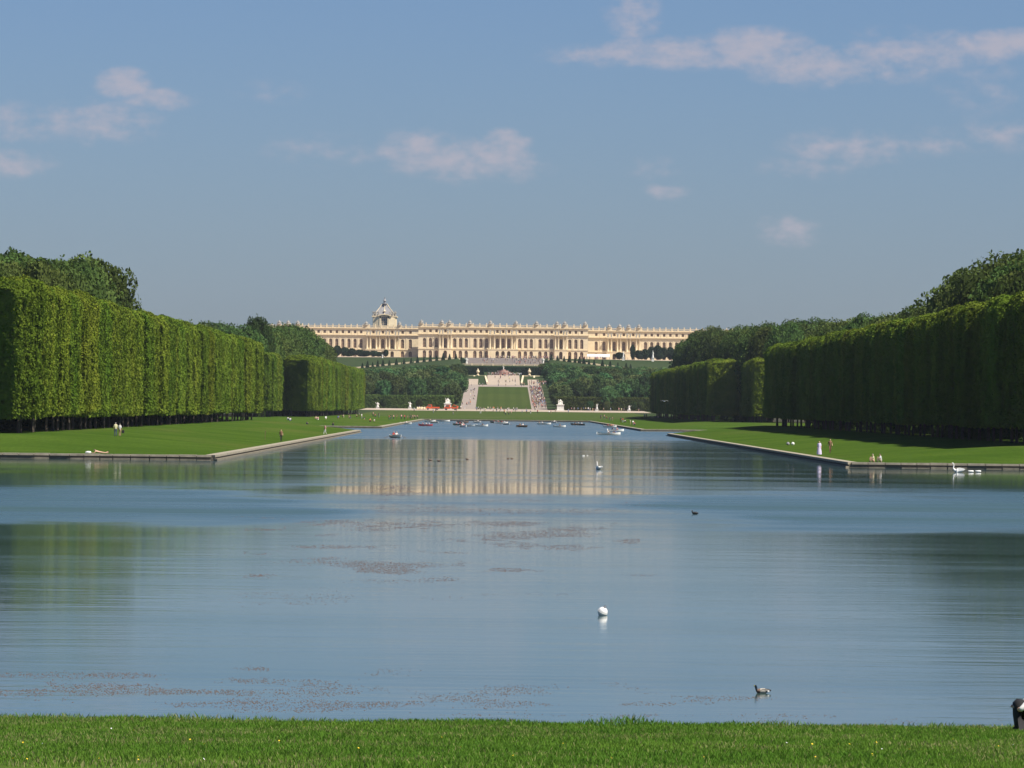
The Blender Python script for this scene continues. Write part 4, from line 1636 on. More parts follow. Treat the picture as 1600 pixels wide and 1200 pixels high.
prof = [(.30, .12), (.27, .5), (.21, .85), (.165, 1.08), (.2, 1.3), (.12, 1.44)]
for (r_, z) in prof:
    for k in range(n):
        a = 2 * math.pi * k / n
        rr = r_ * (1 + .08 * math.sin(k * math.pi * .75) * (1.4 - z))
        b.v.append((rr * math.cos(a), rr * .8 * math.sin(a), z))
for j in range(len(prof) - 1):
    for k in range(n):
        b.f.append((j * n + k, j * n + (k + 1) % n, (j + 1) * n + (k + 1) % n, (j + 1) * n + k))
        b.mi.append(0)
link('robe', b.mesh('robe', CLOTH['lavender'], True), lady)
p = gp(1297, 708.5)
person(p, R(190), 'walk', 'brown', 'brown', 'person all in dark brown walking behind the one in the lavender robe', 'couple on the right lawn', 1.75)
p = at_z(1386, 723, .62)
person((p.x, Y1 + 1.6, ground(p.x, Y1 + 1.6)), R(100), 'sit', 'white', 'khaki', 'person in a white top sitting on the grass at the right quay edge', 'pair sitting at the right quay', 1.75)
person((p.x - .75, Y1 + 1.9, ground(p.x, Y1 + 1.9)), R(110), 'sit', 'cream', 'skin', 'person in beige sitting hunched left of the one in white at the right quay', 'pair sitting at the right quay', 1.7, hair=HAIRG)
p = gp(1235, 695.5)
for k, (dx, c) in enumerate(((-.35, 'grey'), (.35, 'white'))):
    b = MB()
    b.lathe([(.03, 0), (.16, .04), (.2, .16), (.13, .3), (.02, .34)], n=8)
    tag(link('backpack', b.mesh('backpack', CLOTH[c]), None, (p.x + dx, p.y, p.z), 0, 1.3), 'small %s bag lying alone on the right lawn' % c, 'bag', 'bags on the right lawn')
# person cut by the right edge, sitting on the near bank
pb = at_y(1588, 1137, 87.2)
sitter = person((pb.x + .48, 87.2, ground(0, 87.2) - .02), R(90), 'huddle', 'white', 'black', 'person in white and black sitting huddled on the near bank at the right edge', None, 1.74, sub=2, fingers=True)
b = MB()
prof = [(.02, .02), (.02, .30), (.24, .46), (.38, .56), (.47, .565), (.535, .50), (.53, .30), (.49, .04)]
secs = []
for x_, k_ in ((-.23, .80), (-.20, .95), (-.08, 1.0), (.08, 1.0), (.20, .95), (.23, .80)):
    secs.append([(x_, .27 + (y_ - .27) * k_, .02 + (z_ - .02) * k_) for y_, z_ in prof])
for q_ in secs:
    b.v += q_
for k in range(5):
    for m_ in range(8):
        b.f.append((k * 8 + m_, k * 8 + (m_ + 1) % 8, (k + 1) * 8 + (m_ + 1) % 8, (k + 1) * 8 + m_))
        b.mi.append(0)
b.f += [tuple(range(8)), tuple(range(40, 48))]
b.mi += [0, 0]
link('skirt', b.mesh('skirt', CLOTH['black'], True), sitter)

# ---- far visitors
TOPS = ['white', 'white', 'cream', 'red', 'blue', 'navy', 'black', 'grey', 'brown', 'pink', 'lightblue', 'khaki', 'orange']
LEGS = ['navy', 'denim', 'black', 'khaki', 'grey', 'brown', 'skin', 'white']
rp = random.Random(5)
LOW = 0


def far_person(x, y, Y, label, group, pose=None, top=None, leg=None, z=None):
    if Y is None:
        p = on_ground(x, y, 1300, 2330, 2500)
    else:
        p = at_y(x, y, Y)
        p.z = ground(p.x, Y) if z is None else z
    pose = pose or rp.choice(('stand', 'walk', 'walk'))
    return person(p, rp.uniform(0, 6.28), pose, top or rp.choice(TOPS), leg or rp.choice(LEGS), label, group, rp.uniform(1.55, 1.85), sub=LOW)


def cluster(pts, label, group, poses=('stand', 'walk'), tops=None):
    for (x, y) in pts:
        far_person(x, y, None, label, group, rp.choice(poses), rp.choice(tops) if tops else None)


cluster([(449, 656.5), (453, 657.5)], 'person sitting in white on the far left lawn under the hedge', 'pair sitting under the far left hedge', ('sit',), ['white'])
far_person(479, 664.0, None, 'dark clothed person crouching on the stone edge beyond the left lawn', None, 'sit', 'navy', 'black')
far_person(521, 665, None, 'dark clothed person sitting on the stone edge, right of the crouching one', None, 'sit', 'black', 'navy')
cluster([(494, 655), (497, 655.5), (509, 655), (528, 654), (537, 652), (545, 653.5), (548, 654)], 'visitor resting along the foot of the farther left hedge', 'visitors along the far left hedge', ('sit', 'stand'))
cluster([(557, 651.5), (561, 652), (565, 655), (569, 655), (583, 651), (586, 651), (592, 652.5), (578, 659), (585, 659)], 'visitor in the loose group on the far left lawn', 'visitors on the far left lawn', ('sit', 'stand'))
cluster([(608, 656), (611, 655.5), (615, 655), (620, 655), (627, 655), (632, 655.5), (637, 655.5), (641, 655), (645, 654.5), (648, 654.5), (652, 654.5), (643, 656)],
        'visitor queuing by the boat landing on the left bank', 'visitors at the boat landing', ('stand',), ['brown', 'red', 'black', 'pink', 'navy'])
for x in (647, 677, 681, 708, 713, 751, 758, 771, 776, 781, 788, 790, 795, 799, 806, 816, 823, 829, 840, 858, 861, 868, 888):
    far_person(x, 640, rp.uniform(2180, 2300), 'visitor strolling on the grass at the far end of the canal', 'visitors on the far end lawn')
for x in list(range(745, 812, 4)):
    far_person(x + rp.uniform(-2, 2), 640, rp.uniform(2330, 2440), 'visitor standing on the pale gravel before the grass carpet', 'visitors before the grass carpet')
for x in [893, 897, 903, 908, 912, 915, 919, 922, 926, 929, 932, 943, 954, 967, 971, 975, 981, 998] + [655, 720, 726, 822, 836]:
    far_person(x, 640, rp.uniform(2400, 2440), 'visitor walking along the gravel below the wood', 'visitors on the promenade below the wood')
cluster([(939, 654.5), (944, 654.5), (947, 654), (953, 658), (957, 658), (970, 660), (973, 660.5), (976, 660), (985, 664), (989, 665), (991, 664.5), (1007, 653), (1010, 653), (1023, 653), (1028, 653)],
        'visitor on the farther right lawn near the quay', 'visitors on the far right lawn', ('stand', 'sit'), ['white', 'red', 'orange', 'pink', 'navy'])
for k in range(14):
    t_ = rp.random()
    Y = 2470 + 320 * t_
    far_person(0, 0, Y, 'visitor climbing the left path beside the grass carpet', 'visitors on the left path', z=None)
    o = C.objects[-1]
    X = -rp.uniform(15, 21)
    o.location = (X, Y, ground(X, Y) + .08)
for k in range(112):
    t_ = rp.random() ** .8
    Y = 2462 + 330 * t_
    far_person(0, 0, Y, 'visitor in the packed crowd on the right path', 'crowd on the right path', top=rp.choice(['navy', 'black', 'white', 'grey', 'lightblue', 'blue', 'brown', 'white', 'pink', 'navy', 'grey']), z=None)
    o = C.objects[-1]
    X = rp.uniform(14, 20.2)
    o.location = (X, Y, ground(X, Y) + .08)
# the tiny crowd on the terrace and round the fountain is one mass
base = person_mesh('stand', 0)
nv = len(base.vertices)
bv = np.empty(nv * 3, np.float32)
base.vertices.foreach_get('co', bv)
bv = bv.reshape(-1, 3)
polys = [tuple(p.vertices) for p in base.polygons]
pm = [p.material_index for p in base.polygons]
names_m = ['white', 'cream', 'red', 'navy', 'black', 'grey', 'brown', 'pink', 'lightblue', 'khaki']
mats_c = [SKIN, RUBBER, HAIRD] + [CLOTH[k] for k in names_m]
CV, CF, CM = [], [], []
spots = [(rp.uniform(13.6, 20.2), 2466 + 325 * rp.random() ** .9) for _ in range(270)] + [(X_at(rp.uniform(762, 872), 3110), rp.uniform(3095, 3150)) for _ in range(90)] + [(X_at(rp.uniform(800, 846), 3060), rp.uniform(3040, 3095)) for _ in range(45)] + \
        [(X_at(rp.uniform(735, 800), 3060), rp.uniform(3045, 3095)) for _ in range(14)] + [(rp.uniform(-10, 10), rp.uniform(2925, 2942)) for _ in range(40)] + \
        [(rp.uniform(-8, 8), rp.uniform(2840, 2920)) for _ in range(16)] + [(rp.uniform(-24, 26), rp.uniform(2806, 2835)) for _ in range(14)] + \
        [(X_at(rp.uniform(905, 985), 3140), rp.uniform(3140, 3160)) for _ in range(16)] + [(rp.uniform(14, 24), rp.uniform(2836, 2860)) for _ in range(25)]
for (X, Y) in spots:
    a = rp.uniform(0, 6.28)
    ca, sa = math.cos(a), math.sin(a)
    k = rp.uniform(.9, 1.08)
    q = np.stack([bv[:, 0] * ca - bv[:, 1] * sa, bv[:, 0] * sa + bv[:, 1] * ca, bv[:, 2]], 1) * k + np.array([X, Y, ground(X, Y) + .1])
    off = len(CV) * nv
    CV.append(q)
    tm, lm = 3 + rp.randrange(len(names_m)), 3 + rp.choice((3, 4, 5, 6, 9))
    mp = {0: 0, 1: tm, 2: lm, 3: 1, 4: 2}
    CF += [tuple(v + off for v in f) for f in polys]
    CM += [mp[m] for m in pm]
me = bpy.data.meshes.new('terrace_crowd')
me.from_pydata(np.concatenate(CV).tolist(), [], CF)
for m in mats_c:
    me.materials.append(m)
me.polygons.foreach_set('material_index', CM)
o = stuff(link('terrace_crowd', me))
o['label'] = 'tiny crowd of visitors on the palace terrace, the steps and the right path'

# ------------------------------------------------------------------ statues along the promenade, trucks
for k, (x, yt, yb, big, lab) in enumerate(((590, 628.5, 642, 0, 'white marble figure farthest left before the wood'), (640.5, 628, 642.5, 0, 'white marble figure left of the orange vehicles'),
                                (699.5, 622, 643, 1, 'large white sculpture group rising behind the orange vehicles'), (875.5, 624, 647, 1, 'large white sculpture group on a tall pedestal right of the crowded path'),
                                (932.5, 631, 645, 0, 'white marble figure in the middle of the right promenade'), (983, 633.5, 646, 0, 'white marble figure farthest right before the dark hedge'))):
    Y = 2405
    p = at_y(x, yb, Y)
    z0 = ground(p.x, Y)
    h = at_y(x, yt, Y).z - z0
    st = thing('statue', lab, 'statue', (p.x, Y, z0), 0, 'white statues of the garden')
    b = MB()
    if big:
        b.box(-1.9, 1.9, -1.5, 1.5, -.5, .5)
        b.box(-1.6, 1.6, -1.2, 1.2, .5, h * .5)
        b.box(-1.85, 1.85, -1.45, 1.45, h * .5, h * .56)
    else:
        b.box(-.75, .75, -.75, .75, -.5, h * .26)
        b.box(-.9, .9, -.9, .9, h * .26, h * .3)
    link('pedestal', b.mesh('pedestal', MARBLE), st)
    if big:
        hh = h * .44 / 2.5
        for (dx, dy, s, r) in ((0, 0, 1.0, .2), (-.8, -.1, .72, 1.0), (.8, .1, .66, -1)):
            f = link('figure', PSTAT.copy(), st, (dx, dy, h * .56), r, (hh * s * 1.5, hh * s * 1.5, hh * s))
            f.data.materials[0] = MARBLE
    else:
        f = link('figure', PSTAT.copy(), st, (0, 0, h * .3), .5 * k, (1.25, 1.25, h * .70 / 2.5))
        f.data.materials[0] = MARBLE


def truck(x, y, Y, label, rz, flatbed):
    p = at_y(x, y, Y)
    t = thing('truck', label, 'truck', (p.x, Y, ground(p.x, Y) + .06), rz, 'orange vehicles on the gravel')
    b = MB()
    # cab with raked windscreen, nose to -x
    pr = [(-3.0, .55), (-3.0, 1.25), (-2.5, 1.4), (-1.9, 2.45), (-.3, 2.5), (-.3, .55)]
    for s in (-1.0, 1.0):
        b.face([(q[0], s, q[1]) for q in pr])
    for k in range(len(pr)):
        a, c = pr[k], pr[(k + 1) % len(pr)]
        b.face([(a[0], -1, a[1]), (c[0], -1, c[1]), (c[0], 1, c[1]), (a[0], 1, a[1])])
    link('cab', b.mesh('cab', ORANGE), t)
    b = MB()
    for s in (-1.01, 1.01):
        b.face([(-2.25, s, 1.45), (-1.85, s, 2.25), (-.6, s, 2.3), (-.6, s, 1.45)])
    b.face([(-2.50, -.85, 1.46), (-2.50, .85, 1.46), (-1.97, .8, 2.38), (-1.97, -.8, 2.38)])
    link('windows', b.mesh('windows', GLASS), t)
    b = MB()
    b.box(-.25, 3.3, -1.05, 1.05, .75, .95)
    b.box(-.25, 3.3, -1.05, -.97, .953, 1.4)
    b.box(-.25, 3.3, .97, 1.05, .953, 1.4)
    b.box(3.22, 3.3, -.965, .965, .953, 1.4)
    if flatbed:
        b.box(-.25, -.15, -.965, .965, .953, 2.2)
    link('load_bed', b.mesh('load_bed', ORANGE), t)
    if not flatbed:
        b = MB()
        b.tube([(.4, 0, 1.0), (1.4, 0, 2.5), (3.0, 0, 1.9)], [.18, .15, .12], 6)
        b.lathe([(.1, 0), (.5, .1), (.5, .6), (.1, .7)], c=(3.1, 0, 1.25), n=8)
        link('loader_arm', b.mesh('loader_arm', ORANGE), t)
    for wx in (-2.1, 2.2):
        for s in (-1, 1):
            w = MB()
            w.tube([(0, -.14, 0), (0, .14, 0)], .46, 14)
            wo = link('wheel', w.mesh('wheel', RUBBER), t, (wx, s * .9, .46))
            h_ = MB()
            h_.tube([(0, -.15, 0), (0, .15, 0)], .22, 10)
            link('rim', h_.mesh('rim', METALG), wo)
    b = MB()
    for s in (-.7, .7):
        b.box(-3.04, -2.98, s - .15, s + .15, .8, 1.0)
    link('headlights', b.mesh('headlights', WHITEP), t)


truck(675.5, 644, 2360, 'orange truck with low flat bed parked on the gravel, left of the two', R(4), True)
truck(704, 645, 2355, 'orange loader truck parked before the large white sculpture, right of the two', R(-8), False)
b = MB()
for k in range(6):
    b.lathe([(.3, 0), (.9, .2), (.8, .8), (.2, 1.4)], c=((k - 2.5) * 1.3, (k % 2) * .4, 0), n=7)
p = at_y(662, 643, 2370)
tag(link('cover_sheet', b.mesh('cover_sheet', STONE_LIGHT), None, (p.x - 1, 2372, ground(p.x, 2372)), 0, (.6, .6, 1)), 'pale heap under sheeting just left of the orange truck', 'heap')

# ------------------------------------------------------------------ rowing boats
HULLC = {'white': WHITEP, 'dark': mat('dark_hull', (.05, .06, .05), .5, .2, 3), 'red': mat('red_hull', (.33, .05, .07), .5, .15, 3), 'wood': WOODD}


def hull_mesh(L, Wd, colr):
    b = MB()
    n = 9
    secs = []
    for k in range(n):
        t = k / (n - 1)
        x = (t - .5) * L
        w = Wd / 2 * (1 - abs(2 * t - 1.0) ** 2.6 * (.95 if t > .5 else .45))
        w = max(w, .04)
        sh = .42 + .22 * abs(2 * t - 1) ** 2
        kl = -.12 + .25 * (abs(2 * t - 1) ** 4)
        secs.append([(x, -w, sh), (x, -w * .85, .1), (x, -w * .4, kl), (x, w * .4, kl), (x, w * .85, .1), (x, w, sh)])
        secs[-1] += [(x, w * .9, sh), (x, w * .72, .15), (x, w * .3, kl + .09), (x, -w * .3, kl + .09), (x, -w * .72, .15), (x, -w * .9, sh)]
    m = len(secs[0])
    for s in secs:
        b.v += s
    for k in range(n - 1):
        for j in range(m):
            j2 = (j + 1) % m
            b.f.append((k * m + j, k * m + j2, (k + 1) * m + j2, (k + 1) * m + j))
            b.mi.append(0)
    b.f.append(tuple(range(m)))
    b.f.append(tuple(range((n - 1) * m, n * m)))
    b.mi += [0, 0]
    me = b.mesh('hull', HULLC[colr])
    bm = bmesh.new()
    bm.from_mesh(me)
    bmesh.ops.recalc_face_normals(bm, faces=bm.faces)
    bm.to_mesh(me)
    bm.free()
    return me


HULL = {c: hull_mesh(4.2, 1.45, c) for c in HULLC}
HULLL = {c: hull_mesh(4.2, 1.45, c) for c in HULLC}
b = MB()
for x in (-1.1, .1, 1.2):
    b.box(x - .14, x + .14, -.5, .5, .26, .31)
BENCH = b.mesh('benches', WOODD)
b = MB()
b.tube([(.35, .3, .62), (.1, .7, .48), (-.3, 2.0, .06)], [.025, .025, .03], 5)
b.box(-.42, -.18, 1.8, 2.25, .0, .05)
OAR = b.mesh('oar', WOODD)


def boat(x, y, rz, colr, label, crew, L=4.2):
    p = at_z(x, y, 0.02)
    t = thing('rowing_boat', label, 'boat', (p.x, p.y, .02), rz, 'rowing boats on the canal')
    s = L / 4.2
    link('hull', HULL[colr], t, (0, 0, 0), 0, (s, 1 + (s - 1) * .4, 1))
    link('benches', BENCH, t, (0, 0, 0), 0, (s, 1, 1))
    for sg in (1, -1):
        link('oar', OAR, t, (0, 0, 0), 0, (1, sg, 1))
    ca, sa = math.cos(rz), math.sin(rz)
    for (dx, top, leg) in crew:
        q = (p.x + ca * dx * s, p.y + sa * dx * s, .02 - .06)
        person(q, rz + (-R(90) if dx < .6 else R(90)), 'row', top, leg, 'figure in %s in the %s' % (top.replace('lightblue', 'light blue'), ' '.join(label.split(',')[0].split()[:11])), 'people in the boats', 1.7, sub=LOW)


boat(618.5, 684, R(-62), 'white', 'white and dark boat nearest on the left, apart from the rest', [(.1, 'white', 'navy'), (-1.1, 'red', 'black')], 4.0)
boat(951, 679.5, R(4), 'white', 'long white boat nearest on the right, seen side on', [(-.2, 'white', 'navy'), (1.1, 'navy', 'black'), (1.35, 'blue', 'black')], 5.2)
boat(962, 674, R(10), 'white', 'white boat just behind the long white one', [(.2, 'pink', 'red'), (-1, 'navy', 'black')])
boat(953, 667.6, R(-12), 'white', 'white boat with people in red close to the right bank', [(-.8, 'red', 'black'), (.2, 'orange', 'brown'), (1.1, 'pink', 'brown')])
boat(634, 662.8, R(-25), 'white', 'white boat moored at the left boat landing', [(.1, 'white', 'white')])
boat(665, 665.5, R(8), 'red', 'dark red boat left of the long white boats', [(-1.0, 'pink', 'black'), (0, 'white', 'navy'), (1.2, 'lightblue', 'grey')])
boat(671, 658.7, R(-8), 'white', 'white boat moored at the far bank on the left', [(.1, 'cream', 'brown')])
boat(679.5, 661, R(-50), 'white', 'white boat end on before the moored ones', [(.1, 'white', 'navy')])
boat(690, 658.6, R(2), 'white', 'empty long white boat lying along the far bank', [], 6.2)
boat(718, 664.5, R(20), 'dark', 'dark boat crowded with people left of the centre', [(-1.1, 'pink', 'black'), (0, 'red', 'navy'), (1.2, 'white', 'brown')])
boat(724, 667.5, R(-70), 'white', 'white boat in front of the dark crowded one', [(.1, 'pink', 'khaki'), (-1, 'white', 'grey')])
boat(723, 660.5, R(5), 'wood', 'brown boat behind the dark crowded one', [(-1, 'navy', 'black'), (.3, 'grey', 'black')])
boat(734, 666, R(-4), 'white', 'low white boat right of the crowded ones', [], 4.4)
boat(746, 660.3, R(-40), 'white', 'small white boat alone near the far bank', [(.1, 'white', 'navy')], 3.4)
boat(752.5, 666.3, R(-5), 'white', 'white boat with a rower in dark, centre left', [(.1, 'navy', 'black')], 3.8)
boat(775, 660.8, R(6), 'dark', 'dark boat near the far bank under the grass carpet', [(-.9, 'red', 'black'), (.5, 'white', 'navy')])
boat(783, 661.8, R(4), 'white', 'white boat in the middle with people in red', [(-1, 'red', 'black'), (.1, 'red', 'navy'), (1.2, 'white', 'grey')], 4.8)
boat(791.5, 663.6, R(-65), 'white', 'white boat end on in the middle', [(.1, 'white', 'navy')])
boat(816, 667.3, R(-45), 'wood', 'brown boat with a rower in white right of the middle', [(.1, 'white', 'navy'), (-1.1, 'brown', 'black')])
boat(850, 663.2, R(-8), 'white', 'long white boat right of the middle', [(-.7, 'white', 'navy'), (-1.6, 'brown', 'black')], 4.8)
boat(866, 661, R(-60), 'white', 'small white boat near the far bank on the right', [(.1, 'white', 'lightblue')], 3.4)
boat(874, 667.4, R(-5), 'white', 'small white boat with a rower in dark, right of the middle', [(.0, 'brown', 'black')], 3.8)
boat(901, 664.2, R(-30), 'dark', 'dark boat low in the water toward the right bank', [(-.8, 'navy', 'black'), (.8, 'grey', 'navy')])
boat(908, 664.6, R(-50), 'dark', 'second dark boat, nearest the right bank', [(.1, 'lightblue', 'black')], 3.6)

# ------------------------------------------------------------------ birds and buoy
def bird_mesh(chain, radii, tags, mats, extra=(), flat=1.0, sub=1):
    me = bpy.data.meshes.new('bird')
    E = [(i, i + 1) for i in range(len(chain) - 1)]
    pts = list(chain)
    rr = list(radii)
    for (frm, p, r_) in extra:
        E.append((frm, len(pts)))
        pts.append(p)
        rr.append(r_)
    me.from_pydata(pts, E, [])
    ob = bpy.data.objects.new('tmp', me)
    C.objects.link(ob)
    ob.modifiers.new('skin', 'SKIN').use_smooth_shade = True
    for i, r_ in enumerate(rr):
        me.skin_vertices[0].data[i].radius = (r_ if isinstance(r_, tuple) else (r_, r_))
        me.skin_vertices[0].data[i].use_root = (i == 2)
    ss = ob.modifiers.new('sub', 'SUBSURF')
    ss.levels = ss.render_levels = sub
    nm = bpy.data.meshes.new_from_object(ob.evaluated_get(bpy.context.evaluated_depsgraph_get()))
    bpy.data.objects.remove(ob)
    nm.materials.clear()
    for m in mats:
        nm.materials.append(m)
    P = [Vector(p) for p in pts]
    nm.polygons.foreach_set('material_index', [tags[min(range(len(P)), key=lambda i: (P[i] - p.center).length)] for p in nm.polygons])
    nm.update()
    nm.name = 'body'
    return nm


FEAW = mat('white_feather', (.80, .79, .76), .7, .05, 8)
FEAD = mat('dark_feather', (.02, .022, .025), .6, .2, 12)
FEAG = mat('grey_feather', (.42, .39, .34), .7, .25, 20)
FEAB = mat('brown_feather', (.16, .10, .07), .7, .3, 20)
FEAGR = mat('green_feather', (.008, .018, .03), .4, .2, 12, spec=.3)
BEAK = mat('orange_beak', (.55, .22, .04), .5, .1, 10)
BEAKY = mat('yellow_beak', (.45, .38, .08), .5, .1, 10)

# mallard facing left (-x)
mal = bird_mesh([(.30, 0, .10), (.20, 0, .10), (.02, 0, .075), (-.13, 0, .08), (-.17, 0, .16), (-.18, 0, .215), (-.185, 0, .245), (-.25, 0, .235)],
                [.02, (.075, .06), (.115, .09), (.085, .075), .038, .042, .044, .014], [2, 2, 0, 1, 3, 3, 3, 5], [FEAG, FEAB, FEAD, FEAGR, FEAW, BEAKY], sub=2)
p = at_z(1190, 1083, 0)
t = thing('mallard_duck', 'green headed mallard drake swimming left near the grass bank', 'duck', (p.x, p.y, -.01), R(6), sc=.68)
link('body', mal, t)
b = MB()
for s in (-1, 1):
    pr = [(-.10, .10), (.02, .155), (.14, .15), (.25, .11), (.12, .085), (-.02, .075)]
    y0 = s * .088
    b.face([(x, y0 + s * .012, z) for x, z in pr])
    b.face([(x, y0 - s * .03, z) for x, z in pr][::-1])
    for k in range(len(pr)):
        a, c = pr[k], pr[(k + 1) % len(pr)]
        b.face([(a[0], y0 + s * .012, a[1]), (c[0], y0 + s * .012, c[1]), (c[0], y0 - s * .03, c[1]), (a[0], y0 - s * .03, a[1])])
link('wing', b.mesh('wing', mat('wing_feather', (.30, .27, .23), .7, .35, 30)), t)
b = MB()
for s in (-1, 1):
    b.lathe([(.01, 0), (.05, .02), (.045, .05), (.01, .07)], c=(.19, s * .062, .05), n=7)
link('flank_patch', b.mesh('flank_patch', FEAW), t)
# dark coot
coot = bird_mesh([(.20, 0, .05), (.12, 0, .08), (.0, 0, .07), (-.12, 0, .08), (-.16, 0, .16), (-.17, 0, .22), (-.23, 0, .21)], [.02, .06, (.10, .085), .07, .035, .042, .014],
                [0, 0, 0, 0, 0, 0, 1], [FEAD, FEAW], sub=2)


def small_bird(x, y, me, label, cat, rz=0, sc=1.0, group=None, name='duck'):
    p = at_z(x, y, 0)
    t = thing(name, label, cat, (p.x, p.y, -.01), rz, group, sc)
    link('body', me, t)
    return t


small_bird(1086, 803.5, coot, 'small black water bird alone on the blue ripples right of centre', 'duck', R(0), 1.0, None, 'coot')
dk = bird_mesh([(.28, 0, .12), (.2, 0, .1), (.02, 0, .08), (-.13, 0, .09), (-.17, 0, .17), (-.18, 0, .23), (-.25, 0, .22)], [.02, .07, (.11, .09), .08, .038, .044, .014],
               [1, 0, 0, 0, 1, 1, 1], [FEAB, FEAD], sub=1)
small_bird(672, 719.5, dk, 'dark duck leftmost on the palace reflection', 'duck', R(10), .85, 'ducks on the palace reflection')
small_bird(686, 720.8, dk, 'dark duck second from the left on the palace reflection', 'duck', R(170), .85, 'ducks on the palace reflection')
small_bird(730, 718.2, dk, 'dark duck swimming alone left of centre on the reflection', 'duck', R(30), .85, 'ducks on the palace reflection')
small_bird(794, 717, dk, 'left one of the two tiny dark ducks at the centre of the reflection', 'duck', R(200), .7, 'ducks on the palace reflection')
small_bird(799.5, 717, dk, 'right one of the two tiny dark ducks at the centre of the reflection', 'duck', R(20), .7, 'ducks on the palace reflection')
swan = bird_mesh([(.62, 0, .30), (.45, 0, .26), (.05, 0, .17), (-.36, 0, .20), (-.52, 0, .42), (-.46, 0, .68), (-.50, 0, .88), (-.58, 0, .93), (-.74, 0, .88)],
                 [.03, (.15, .13), (.27, .21), (.17, .16), .075, .055, .05, .065, .022], [0, 0, 0, 0, 0, 0, 0, 0, 1], [FEAW, BEAK], sub=2)


def swan_thing(x, y, rz, label, sc=1.0):
    p = at_z(x, y, 0)
    t = thing('swan', label, 'swan', (p.x, p.y, -.02), rz, None, sc)
    link('body', swan, t)
    b = MB()
    for s in (-1, 1):
        pr = [(-.28, .22), (-.1, .42), (.15, .47), (.45, .42), (.66, .33), (.4, .22), (0, .14)]
        for d in (0, 1):
            b.face([(x_, s * (.20 + .05 * d), z) for x_, z in pr])
        for k in range(len(pr)):
            a, c = pr[k], pr[(k + 1) % len(pr)]
            b.face([(a[0], s * .20, a[1]), (c[0], s * .20, c[1]), (c[0], s * .25, c[1]), (a[0], s * .25, a[1])])
    link('wings', b.mesh('wings', FEAW), t)


swan_thing(1497.5, 738, R(4), 'white swan by the right quay with neck raised', 1.0)
swan_thing(935.5, 733.5, R(-68), 'white swan in mid canal on the palace reflection', .8)
cyg = bird_mesh([(.3, 0, .16), (.2, 0, .13), (0, 0, .11), (-.2, 0, .12), (-.3, 0, .17), (-.40, 0, .16)], [.03, .10, (.15, .12), .10, .05, .02], [0, 0, 0, 0, 0, 1], [FEAW, BEAK], sub=1)
small_bird(1517.5, 738, cyg, 'small white bird just behind the swan, nearer to it', 'duck', R(3), .9, 'small white birds following the swan', 'white_duck')
small_bird(1529, 738, cyg, 'small white bird trailing last behind the swan', 'duck', R(-4), .9, 'small white birds following the swan', 'white_duck')
small_bird(912, 712.5, cyg, 'tiny pale water bird behind the mid canal swan', 'duck', R(10), .5, 'tiny pale birds behind the mid canal swan', 'white_duck')
small_bird(918, 712, cyg, 'tinier greyish water bird right of the pale one behind the mid canal swan', 'duck', R(10), .36, 'tiny pale birds behind the mid canal swan', 'white_duck')
# gull in flight before the dark right hedge
p = at_y(1038, 627, 900)
gu = thing('gull', 'white gull flying with spread wings before the dark right hedge', 'bird', p, R(12))
link('body', bird_mesh([(.2, 0, 0), (.12, 0, 0), (0, 0, 0), (-.14, 0, .01), (-.2, 0, .02), (-.27, 0, 0)], [.02, .05, .07, .055, .04, .012], [0] * 5 + [1], [FEAW, BEAK]), gu)
b = MB()
for s in (-1, 1):
    L_ = [(-.08, 0, .05), (-.1, s * .32, .17), (-.0, s * .72, .06), (.09, s * .36, .15), (.1, 0, .04)]
    b.face(L_)
    b.face([(x, y, z - .02) for x, y, z in L_][::-1])
    for k in range(5):
        a, c = L_[k], L_[(k + 1) % 5]
        b.face([a, c, (c[0], c[1], c[2] - .02), (a[0], a[1], a[2] - .02)])
wg = link('wings', b.mesh('wings', FEAW), gu, None, R(90))

# mooring buoy
p = at_z(941.5, 961.5, 0)
bu = thing('mooring_buoy', 'round white buoy floating in the middle of the near water', 'buoy', (p.x, p.y, .10))
b = MB()
n = 14
prof = [(.01, -.145)] + [(.145 * math.sin(math.pi * k / n), -.145 * math.cos(math.pi * k / n)) for k in range(1, n)] + [(.01, .145)]
b.lathe(prof, n=24)
sh = link('float', b.mesh('float', mat('buoy_white', (.82, .81, .77), .35, .05, 6, dirt=(14, .25, (.5, .5, .42))), True), bu)
b = MB()
b.lathe([(.148, -.012), (.152, -.004), (.152, .004), (.148, .012)], n=24)
link('seam', b.mesh('seam', mat('buoy_seam', (.62, .61, .57), .5, .1, 6), True), bu)
b = MB()
b.lathe([(.035, 0), (.035, .03), (.02, .045)], c=(0, 0, .138), n=8)
b.tube([(math.cos(a) * .03, 0, .19 + math.sin(a) * .03) for a in [k * .7 for k in range(10)]], .007, 5)
link('ring', b.mesh('ring', METALG), bu)
bu.rotation_euler = (R(18), R(24), 0)

# ------------------------------------------------------------------ floating weed
WEED = mat('floating_weed', (.080, .064, .062), .8, .3, 3)


